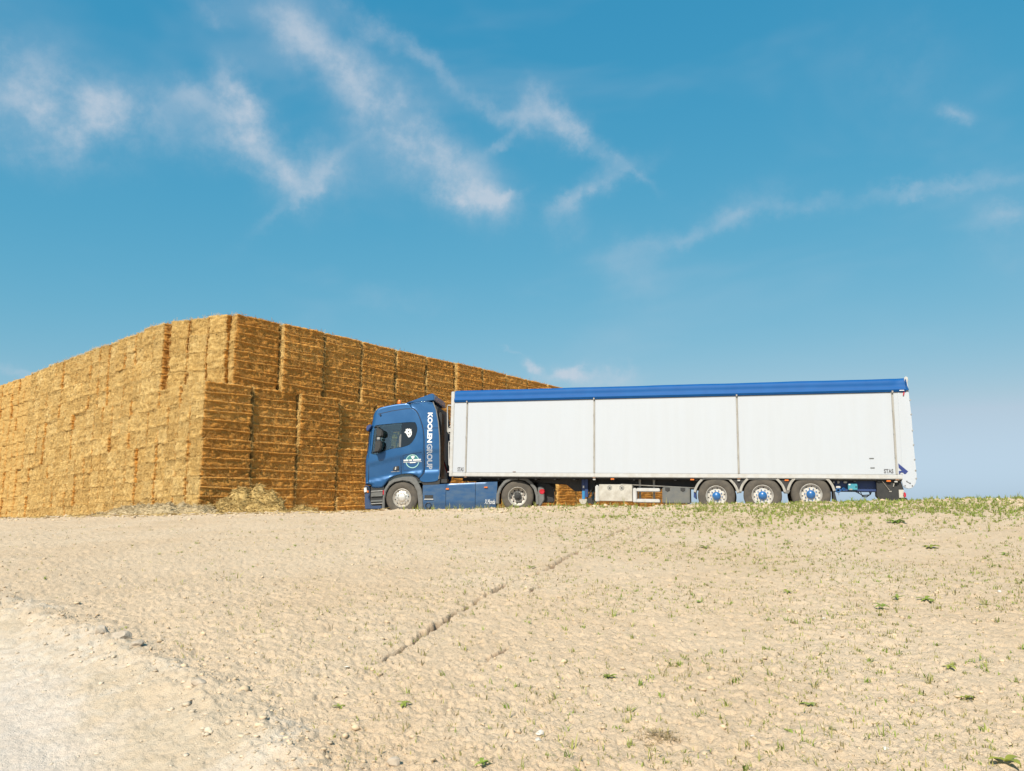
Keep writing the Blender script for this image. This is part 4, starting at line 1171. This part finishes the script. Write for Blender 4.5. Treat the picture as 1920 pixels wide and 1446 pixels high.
TIER = lambda c: 0 if c < 4 else (1 if c < 7 else 2)      # course -> tier (0 = lowest)
rotR = math.atan2(RD.y, RD.x); rotL = math.atan2(LN.y, LN.x)
blk = {}
for t in range(3):
    for k in range(30): blk[('r', t, k)] = (float(jr.normal(0, .03)), float(jr.normal(0, .055)))
    for k in range(30): blk[('l', t, k)] = float(jr.normal(0, .02))
n_solo = 0
for k in range(20):
    for c in range(11):
        t = TIER(c); a, b = blk[('r', t, k)]
        sh = 1.22 if t == 2 else (.04 if t == 1 else .0)
        pos = P0 + RD * (1.03 + k * 2.075 + sh + a * .5) + RP * (.40 + b + float(jr.normal(0, .022)) + (.03 if t == 2 else 0))
        solo = k < 4 or (k < 10 and c >= 7) or (k == 4 and c >= 4)
        if k == 0: lab = f'straw bale at the corner of the two stack faces, {COURSE[c]}'
        else: lab = f'straw bale on the shaded right face, {COURSE[c]}, {ORD[k]} from the corner'
        sc = (1 + float(jr.normal(0, .008)) - (.02 if jr.random() < .25 else 0), 1, 1.0)
        place(pos, Z0 + c * .665 + float(jr.normal(0, .008)), rotR + float(jr.normal(0, .008)) + b * .1, lab, solo, sc)
        n_solo += solo
for j in range(1, 39):
    for c in range(11):
        t = TIER(c); off = blk[('l', t, j // 3)]
        turn = 0
        if t == 2 and j < 4: off += (0, .84, .52, .20)[j]; turn = R(20)
        if (j, t) in ((5, 0), (6, 1), (9, 2), (13, 1), (12, 0), (15, 2), (17, 1), (3, 0), (19, 0)): off += .08
        drop = .035 * j * .80
        pos = P0 + LD * (.42 + j * .80 + float(jr.normal(0, .012))) + LN * (1.03 + off + float(jr.normal(0, .020)))
        solo = j <= 20
        lab = f'straw bale on the sunlit left face, {COURSE[c]}, {ORD[min(j, 21)]} from the corner'
        sc = (1, 1 + float(jr.normal(0, .012)), 1.0)
        place(pos, Z0 + c * .665 - drop + float(jr.normal(0, .012)), rotL + turn + float(jr.normal(0, .012)), lab, solo, sc)
        n_solo += solo
# inner rows behind both faces
corepts = []
def core_box(p, q, r_, s_, z0, z1, zd):
    """block of inner bales between four plan corners"""
    global so
    pl = [p, q, r_, s_]
    v = np.array([(a.x, a.y, z0) for a in pl] + [(a.x, a.y, z1) for a in pl])
    for i in zd: v[i, 2] -= 1.0; v[i + 4, 2] -= 1.0
    f = np.array([(0, 1, 2, 3), (7, 6, 5, 4), (0, 4, 5, 1), (1, 5, 6, 2), (2, 6, 7, 3), (3, 7, 4, 0)])
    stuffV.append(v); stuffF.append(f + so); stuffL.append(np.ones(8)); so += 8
A_ = P0 + RD * 1.6 + LD * .75
core_box(A_, P0 + RD * 41 + LD * .75, P0 + RD * 41 + LD * 12, P0 + RD * 1.6 + LD * 30.5, Z0 - .6, Z0 + 11 * .665 - .12, (3,))
sv = np.vstack(stuffV); sf = np.vstack(stuffF)
fme = np_mesh('far_straw_bales', sv, sf, 'straw', smooth=True); set_attr(fme, 'long_side_shade', np.concatenate(stuffL))
fo = add_obj('far_straw_bales', fme)
tag(fo, 'far ends of the stack where straw bales run together', 'straw bales', kind='stuff')


# ------------------------------------------------------------------ loose straw heaps
def heap(name, label, lumps, mat, strands, seed, cat):
    """lumps: (x, y, rx, ry, h, rot) on the ground"""
    g = np.random.default_rng(seed); Vs = []; Fs = []; o = 0; root = None
    nx, ny = 54, 40
    L = np.array([l[:2] for l in lumps]); c = L.mean(0)
    ext = max(np.abs(L - c).max(0) + np.array([max(l[2] for l in lumps), max(l[3] for l in lumps)]).max()) + .25
    xs = np.linspace(-ext, ext, 110); X, Y = np.meshgrid(c[0] + xs, c[1] + xs)
    H = np.full(X.shape, -1.)
    wx = X + (fbm(X * 3, Y * 3, seed, 3) - .5) * .35; wy = Y + (fbm(X * 3, Y * 3, seed + 4, 3) - .5) * .35
    for (lx, ly, rx, ry, h, rot) in lumps:
        dx = wx - lx; dy = wy - ly; u = (dx * math.cos(rot) + dy * math.sin(rot)) / rx; v = (-dx * math.sin(rot) + dy * math.cos(rot)) / ry
        q = np.sqrt(u * u + v * v); hh = h * np.clip(1 - q ** 2.2, -1, 1)
        H = np.maximum(H, hh)
    H = H + np.where(H > 0, (fbm(X * 6, Y * 6, seed + 7, 4, .6) - .5) * .34 * np.clip(H * 3, 0, 1) + (fbm(X * 22, Y * 22, seed + 8, 2) - .5) * .07 * np.clip(H * 4, 0, 1), 0)
    gz = base_h(X, Y)
    Z = gz + np.clip(H, -.25, 5) - .02
    n = len(xs)
    V = np.stack([X.ravel(), Y.ravel(), Z.ravel()], 1)
    keep = H > -.12
    i, j = np.meshgrid(np.arange(n - 1), np.arange(n - 1), indexing='ij')
    F = np.stack([i * n + j, i * n + j + 1, (i + 1) * n + j + 1, (i + 1) * n + j], -1).reshape(-1, 4)
    kf = keep.ravel()[F].any(1); F = F[kf]
    idx = np.flatnonzero((H > .02).ravel())
    pick = g.choice(idx, strands); B = V[pick]
    Hn = H.ravel()[pick]
    d = g.normal(0, 1, (strands, 3)); d[:, 2] *= .35; d /= np.linalg.norm(d, axis=1, keepdims=True)
    ln = g.uniform(.08, .24, strands)[:, None]; side = np.cross(d, g.normal(0, 1, (strands, 3))); side /= np.linalg.norm(side, axis=1, keepdims=True)
    side *= g.uniform(.004, .009, strands)[:, None]
    B = B + np.array([0, 0, .015]) + g.normal(0, .01, B.shape)
    S = np.stack([B - d * ln / 2 - side, B - d * ln / 2 + side, B + d * ln / 2 + side, B + d * ln / 2 - side], 1).reshape(-1, 3)
    used = np.unique(F); remap = -np.ones(len(V), int); remap[used] = np.arange(len(used))
    V = V[used]; F = remap[F]
    o = len(V); V = np.vstack([V, S]); F = np.vstack([F, np.arange(len(S)).reshape(-1, 4) + o])
    ob = add_obj(name, np_mesh(name, V - np.array([c[0], c[1], 0]), F, mat, smooth=True))
    ob.location = (c[0], c[1], 0)
    tag(ob, label, cat)
    return ob


def at(px_, y):            # metres right of the line of sight per metre of depth, surveyed
    return px_ * y


heap('loose_straw_heap', 'tumbled heap of loose yellow straw at the foot of the stack corner',
     [(-9.45, 26.15, .80, .55, .66, .1), (-9.15, 26.35, .55, .45, .98, 0), (-8.62, 26.4, .42, .42, 1.0, .2), (-8.15, 26.15, .60, .40, .88, -.3), (-10.0, 25.9, 1.0, .5, .36, 0), (-8.8, 25.75, 1.5, .5, .48, 0), (-8.0, 25.7, .7, .4, .4, 0)],
     'loose_straw', 5200, 5, 'straw heap')
heap('small_straw_heap', 'small low wisp of loose straw lying right of the big heap', [(-7.1, 26.3, .62, .4, .32, .1), (-7.5, 26.2, .5, .4, .22, 0)], 'loose_straw', 1200, 6, 'straw heap')
heap('weathered_straw_heap', 'low grey weathered straw mound under the sunlit stack face', [(-11.2, 25.5, 1.2, .6, .42, .1), (-12.3, 25.6, 1.2, .6, .36, 0), (-10.3, 25.5, 1.0, .5, .34, 0), (-13.1, 25.7, .9, .5, .2, 0)], 'old_straw', 2600, 8, 'straw heap')

# stalks blown about in front of the stack
def straw_litter():
    g = np.random.default_rng(91); n = 5200
    t = g.random(n); x = g.uniform(-19, -3.5, n); y = np.where(t < .6, 25.4 - .32 * (x + 10) * (x < -10) + g.normal(0, .7, n), 20.4 - .3 * x + np.abs(g.normal(0, 1.6, n)) - .8)
    z = ground_z(x, y) + .012
    a = g.uniform(0, 6.28, n); ln = g.uniform(.08, .3, n); wd = g.uniform(.004, .008, n); up = g.normal(0, .12, n)
    d = np.stack([np.cos(a) * ln, np.sin(a) * ln, up * ln], 1) / 2; q = np.stack([-np.sin(a) * wd, np.cos(a) * wd, wd * .8], 1)
    B = np.stack([x, y, z], 1)
    V = np.stack([B - d - q, B - d + q, B + d + q, B + d - q], 1).reshape(-1, 3)
    tag(add_obj('scattered_straw', np_mesh('scattered_straw', V, np.arange(4 * n).reshape(-1, 4), 'loose_straw')), 'loose straw stalks blown about in front of the stack', 'straw', kind='stuff')


straw_litter()

# ================================================================== SMALL THINGS ON THE FIELD
ICO = None
def ico():
    bm = bmesh.new(); bmesh.ops.create_icosphere(bm, subdivisions=1, radius=1.0)
    V = np.array([v.co[:] for v in bm.verts]); F = np.array([[v.index for v in f.verts] for f in bm.faces]); bm.free(); return V, F


IV, IF = ico()


def scatter_polar(n, a0, a1, r0, r1, g, power=1.0):
    a = np.radians(g.uniform(a0, a1, n)); u = g.random(n)
    r = (r0 ** (power + 1) + u * (r1 ** (power + 1) - r0 ** (power + 1))) ** (1 / (power + 1))
    return r * np.sin(a), r * np.cos(a)


def clods():
    g = np.random.default_rng(12)
    x1, y1 = scatter_polar(9000, -40, 40, 3.2, 24, g, .2)
    x2 = g.uniform(-16, 14, 2200); y2 = 20.4 - .3 * x2 + g.normal(-.5, .9, 2200)
    # along the bank
    t = g.random(1700) * 7.0; bx = np.interp(t, np.arange(len(BANK)), BANK[:, 0]) + g.normal(0, .28, 1700) - .12; by = np.interp(t, np.arange(len(BANK)), BANK[:, 1]) + g.normal(0, .28, 1700)
    x = np.concatenate([x1, x2, bx]); y = np.concatenate([y1, y2, by])
    n = len(x); kind = np.concatenate([np.zeros(len(x1)), np.ones(len(x2)), np.full(len(bx), 2)])
    s = np.where(kind == 0, g.gamma(1.6, .0030, n) + .003, np.where(kind == 1, g.gamma(1.8, .008, n) + .005, g.gamma(1.4, .0032, n) + .003))
    s = np.minimum(s, np.where(kind == 1, .06, .028))
    d = bank_d(x, y); ok = ~((d > .25) & (g.random(n) < .8))
    x, y, s, d, kind = x[ok], y[ok], s[ok], d[ok], kind[ok]; n = len(x)
    z = ground_z(x, y)
    V = IV[None] * (1 + g.normal(0, .30, (n, len(IV), 1)))
    V = V * np.stack([s * g.uniform(.8, 1.5, n), s * g.uniform(.8, 1.4, n), s * g.uniform(.5, .9, n)], 1)[:, None]
    a = g.uniform(0, 6.28, n); c, sn = np.cos(a)[:, None], np.sin(a)[:, None]
    V = np.stack([V[..., 0] * c - V[..., 1] * sn, V[..., 0] * sn + V[..., 1] * c, V[..., 2]], -1) + np.stack([x, y, z + s * .15], 1)[:, None]
    F = (IF[None] + (np.arange(n) * len(IV))[:, None, None]).reshape(-1, 3)
    w_ = sst(-.2, .4, d)[:, None]
    col = np.array([.645, .50, .34]) * (1 - w_) + np.array([.66, .56, .44]) * w_
    col = col * g.uniform(.82, 1.12, (n, 1)); pale = g.random(n) < .008
    col[pale] = (.74, .70, .62)
    cc = np.concatenate([np.repeat(col, len(IV), 0), np.ones((n * len(IV), 1))], 1)
    me = np_mesh('soil_clods', V.reshape(-1, 3), F, 'clod'); set_attr(me, 'tint', cc, 'FLOAT_COLOR')
    tag(add_obj('soil_clods', me), 'countless loose soil clods and pebbles on the field', 'clods', kind='stuff')


clods()


def blades(x, y, h, nb, g, green, spread=.5, wid=.0035):
    """bent grass blades: returns verts, faces, colours"""
    n = len(x); z = ground_z(x, y) - .004
    X = np.repeat(x, nb); Y = np.repeat(y, nb); Z = np.repeat(z, nb); H = np.repeat(h, nb) * g.uniform(.45, 1.1, n * nb); G = np.repeat(green, nb)
    m = len(X); a = g.uniform(0, 2 * np.pi, m); lean = g.uniform(.1, 1.0, m) * spread
    X = X + g.normal(0, .012, m); Y = Y + g.normal(0, .012, m)
    dx, dy = np.cos(a), np.sin(a); wx, wy = -dy, dx
    wv = wid * g.uniform(.6, 1.5, m) * (1 + .06 * np.hypot(X, Y))
    P = []
    for t, ww in ((0, 1.0), (.5, .85), (1.0, .12)):
        off = lean * H * t * t * 1.0; zz = H * t * (1 - .25 * lean * t)
        for sgn in (-1, 1): P.append(np.stack([X + dx * off + sgn * wx * wv * ww, Y + dy * off + sgn * wy * wv * ww, Z + zz], 1))
    V = np.stack(P, 1)
    q = np.array([(0, 1, 3, 2), (2, 3, 5, 4)])
    F = (q[None] + (np.arange(m) * 6)[:, None, None]).reshape(-1, 4)
    gr = np.array([.33, .45, .08]); ye = np.array([.54, .51, .18]); dry = np.array([.42, .32, .17])
    k = np.clip(G + g.normal(0, .18, m), 0, 1)[:, None]
    C = np.where(k > .5, ye + (gr - ye) * (k - .5) * 2, dry + (ye - dry) * k * 2) * g.uniform(.75, 1.2, (m, 1))
    C = np.concatenate([np.repeat(C, 6, 0), np.ones((m * 6, 1))], 1)
    return V.reshape(-1, 3), F, C


def grass():
    g = np.random.default_rng(21); parts = []
    # thin sprouts over the whole field
    x, y = scatter_polar(46000, -38, 40, 3.0, 21, g, .35)
    patch = fbm(x / 1.3, y / 1.3, 131, 3)
    p = (.06 + .90 * sst(-5, 4, x)) * (.12 + .88 * sst(.38, .62, patch)) * (bank_d(x, y) < -.15)
    ok = g.random(len(x)) < p; x, y = x[ok], y[ok]
    parts.append(blades(x, y, g.gamma(2.5, .0085, len(x)) + .010, 3, g, np.clip(g.normal(.38, .25, len(x)), 0, 1) , 1.1, .0021))
    # greener tufts
    x, y = scatter_polar(3400, -34, 40, 3.2, 20, g, .5)
    patch = fbm(x / 1.6 + 40, y / 1.6, 141, 3); p = (.12 + .88 * sst(-3, 4, x)) * sst(.40, .62, patch) * (bank_d(x, y) < -.15)
    ok = g.random(len(x)) < p; x, y = x[ok], y[ok]
    parts.append(blades(x, y, g.gamma(3.5, .008, len(x)) + .012, 9, g, np.clip(g.normal(.75, .2, len(x)), 0, 1), 1.5, .0024))
    # green belt on the crest, thicker to the right
    x = g.uniform(-3, 26, 17000); yc = 20.4 - .3 * np.clip(x, -30, 18); y = yc + g.normal(-1.5, 1.9, len(x))
    p = sst(1.5, 8.0, x + (fbm(x / 1.1, y / 1.1, 151, 3) - .5) * 14) * .9 + .02
    ok = g.random(len(x)) < p; x, y = x[ok], y[ok]
    parts.append(blades(x, y, g.gamma(3.5, .013, len(x)) + .015, 7, g, np.clip(g.normal(.80, .2, len(x)), 0, 1), .8, .0030))
    # stray tall tufts at the wheels
    x = np.concatenate([g.uniform(-3, 5, 260), g.uniform(11, 14.5, 160)]); yc = 20.4 - .3 * x; y = yc + g.normal(.5, .7, len(x))
    parts.append(blades(x, y, g.gamma(4, .025, len(x)) + .03, 5, g, np.clip(g.normal(.6, .2, len(x)), 0, 1), .6, .0022))
    Vs, Fs, Cs, o = [], [], [], 0
    for v, f, c in parts: Vs.append(v); Fs.append(f + o); Cs.append(c); o += len(v)
    me = np_mesh('grass', np.vstack(Vs), np.vstack(Fs), 'grass_blade'); set_attr(me, 'tint', np.vstack(Cs), 'FLOAT_COLOR')
    tag(add_obj('grass', me), 'sparse thin green and dry grass sprouting from the field', 'grass', kind='stuff')


grass()


def weed(x, y, size, nl, seed, label, hue=0.):
    """rosette of broad pointed leaves; every leaf a part"""
    g = np.random.default_rng(seed); root = empty('weed', (x, y, float(ground_z(x, y)[0]) + .004))
    tag(root, label, 'weed', 'broad leaved weeds on the field')
    for k in range(nl):
        a = 2 * math.pi * k / nl + g.uniform(-.4, .4); L = size * g.uniform(.6, 1.1); wd = L * g.uniform(.16, .24); rise = g.uniform(.25, .75)
        rows = []
        for t in np.linspace(0, 1, 7):
            r_ = L * t; zz = L * (rise * t - .45 * t * t) + .005; ww = wd * math.sin(math.pi * min(1, t * .93 + .07)) ** .8
            c = (math.cos(a) * r_, math.sin(a) * r_); q = (-math.sin(a) * ww, math.cos(a) * ww)
            rows.append([(c[0] - q[0], c[1] - q[1], zz + ww * .35), (c[0], c[1], zz), (c[0] + q[0], c[1] + q[1], zz + ww * .35)])
        o = MB().grid(rows).build('leaf', 'leaf', root, smooth=True)
        cc = np.array([.32 + hue * .10, .42 + hue * .02, .08]) * g.uniform(.8, 1.15)
        set_attr(o.data, 'tint', np.tile(np.append(cc, 1), (len(o.data.vertices), 1)), 'FLOAT_COLOR')


WEEDS = [(3.35, 7.18, .085, 8, 'bright green rosette weed, left of a trio below the trailer rear', 0), (3.70, 7.61, .075, 6, 'green weed with upright leaves, middle of the trio below trailer rear', 0),
         (3.92, 7.52, .09, 8, 'wide green weed with grass behind it, right of the trio', .2), (2.77, 7.98, .075, 7, 'yellowish green weed below the rear trailer wheels', .6),
         (6.27, 10.02, .085, 7, 'small green weed near the right photo edge below the crest', 0), (5.78, 10.85, .14, 7, 'flat yellowish weed on the slope below the trailer end', .7),
         (2.79, 11.37, .11, 8, 'green weed on the upper slope below the first trailer wheel', .2), (2.94, 5.42, .07, 5, 'small pale green weed in the lower right field', .7),
         (2.71, 4.82, .075, 5, 'single yellow green weed with long leaves in lower right field', .8), (1.74, 4.74, .055, 7, 'little green weed low in the field, right of centre', .1),
         (2.38, 3.95, .12, 4, 'large pale four leaved weed in the bottom right corner', .9), (6.74, 13.73, .22, 9, 'dark green weed clump in the crest grass below the trailer end', -.3),
         (1.79, 7.60, .05, 6, 'small dark green weed in mid field below the trailer', -.2), (1.48, 4.38, .055, 4, 'grassy green sprig near the bottom, right of centre', .4),
         (-.40, 7.72, .06, 7, 'green weed growing in the long dark rut', .3), (.24, 9.90, .08, 7, 'green weed left of the upper end of the rut', 0),
         (.64, 5.36, .06, 7, 'green weed below the rut near the middle of the field', .2), (-1.04, 4.90, .055, 6, 'tiny green weed low in the field, left of centre', .3),
         (-.65, 4.86, .055, 6, 'flat green weed low in the field beside the tiny one', .4), (-.15, 3.98, .06, 7, 'bright green weed at the bottom edge, centre of the photo', 0),
         (-3.39, 6.97, .06, 5, 'yellow green weed just above the three bank rocks', .7)]
for k, (x, y, s_, n_, lab, hue) in enumerate(WEEDS): weed(x, y, s_, n_, 100 + k, lab, hue)


def stone(name, x, y, size, seed, mat, label, cat, group, flat_=.7):
    g = np.random.default_rng(seed); bm = bmesh.new(); bmesh.ops.create_icosphere(bm, subdivisions=3, radius=1.0)
    sd = g.normal(0, 1, (14, 3)); sd /= np.linalg.norm(sd, axis=1, keepdims=True); cut = g.uniform(.50, .85, 14)
    for v in bm.verts:
        p = np.array(v.co[:])
        for n_, c_ in zip(sd, cut):
            q = p @ n_
            if q > c_: p = p - n_ * (q - c_) * .92
        p = p * (1 + .16 * (float(fbm(np.array([p[0] * 4 + seed]), np.array([p[1] * 4 + p[2] * 3]), seed, 3)[0]) - .5))
        v.co = (p[0] * size, p[1] * size * .85, p[2] * size * flat_)
    me = bpy.data.meshes.new(name); bm.to_mesh(me); bm.free(); me.materials.append(MATS[mat])
    o = add_obj(name, me); o.location = (x, y, float(ground_z(x, y)[0]) + size * flat_ * .35); o.rotation_euler = (0, 0, float(g.uniform(0, 6)))
    tag(o, label, cat, group)


stone('rock', -3.40, 6.62, .075, 1, 'bank_rock', 'grey rock on the track bank, leftmost of three in a row', 'rock', 'rocks on the bank')
stone('rock', -3.20, 6.55, .085, 2, 'bank_rock', 'pale blocky rock on the track bank, middle of three', 'rock', 'rocks on the bank')
stone('rock', -2.93, 6.28, .055, 3, 'bank_rock', 'smaller dark rock on the track bank, rightmost of three', 'rock', 'rocks on the bank')
stone('rock', -2.02, 5.20, .05, 4, 'bank_rock', 'low flat rock further down the track bank', 'rock', 'rocks on the bank')
stone('rock', -.58, 4.05, .04, 5, 'bank_rock', 'pale stone at the bottom photo edge where the bank ends', 'rock', 'rocks on the bank')
for k, (x, y, s_, lab) in enumerate([(2.66, 6.80, .022, 'white flint below the rear trailer wheels'), (4.84, 7.86, .026, 'white flint beside a weed near the right edge'), (.15, 4.40, .028, 'white flint sliver near the bottom centre, upper of two'),
                                     (.14, 4.31, .022, 'round white flint near the bottom centre, lower of two'), (1.88, 4.11, .018, 'white flint chip close to the bottom right weed'), (1.26, 4.28, .016, 'tiny white flint at the bottom, right of centre')]):
    stone('flint', x, y, s_, 30 + k, 'white_stone', lab, 'stone', 'white flints in the field')
g_ = np.random.default_rng(77)
tx, ty = g_.normal(.78, .05, 60), g_.normal(4.30, .035, 60)
v_, f_, c_ = blades(tx, ty, np.full(60, .032), 5, g_, np.zeros(60), 2.4, .0016)
me_ = np_mesh('dry_grass_clump', v_ - np.array([.78, 4.30, 0]), f_, 'grass_blade'); c_[:, :3] = np.array([.56, .44, .26]); set_attr(me_, 'tint', c_, 'FLOAT_COLOR')
dg_ = add_obj('dry_grass_clump', me_); dg_.location = (.78, 4.30, 0)
tag(dg_, 'dead brown grass clump lying near the bottom edge, right of centre', 'grass clump')
print('solo bales', n_solo, 'objects', len(bpy.data.objects))
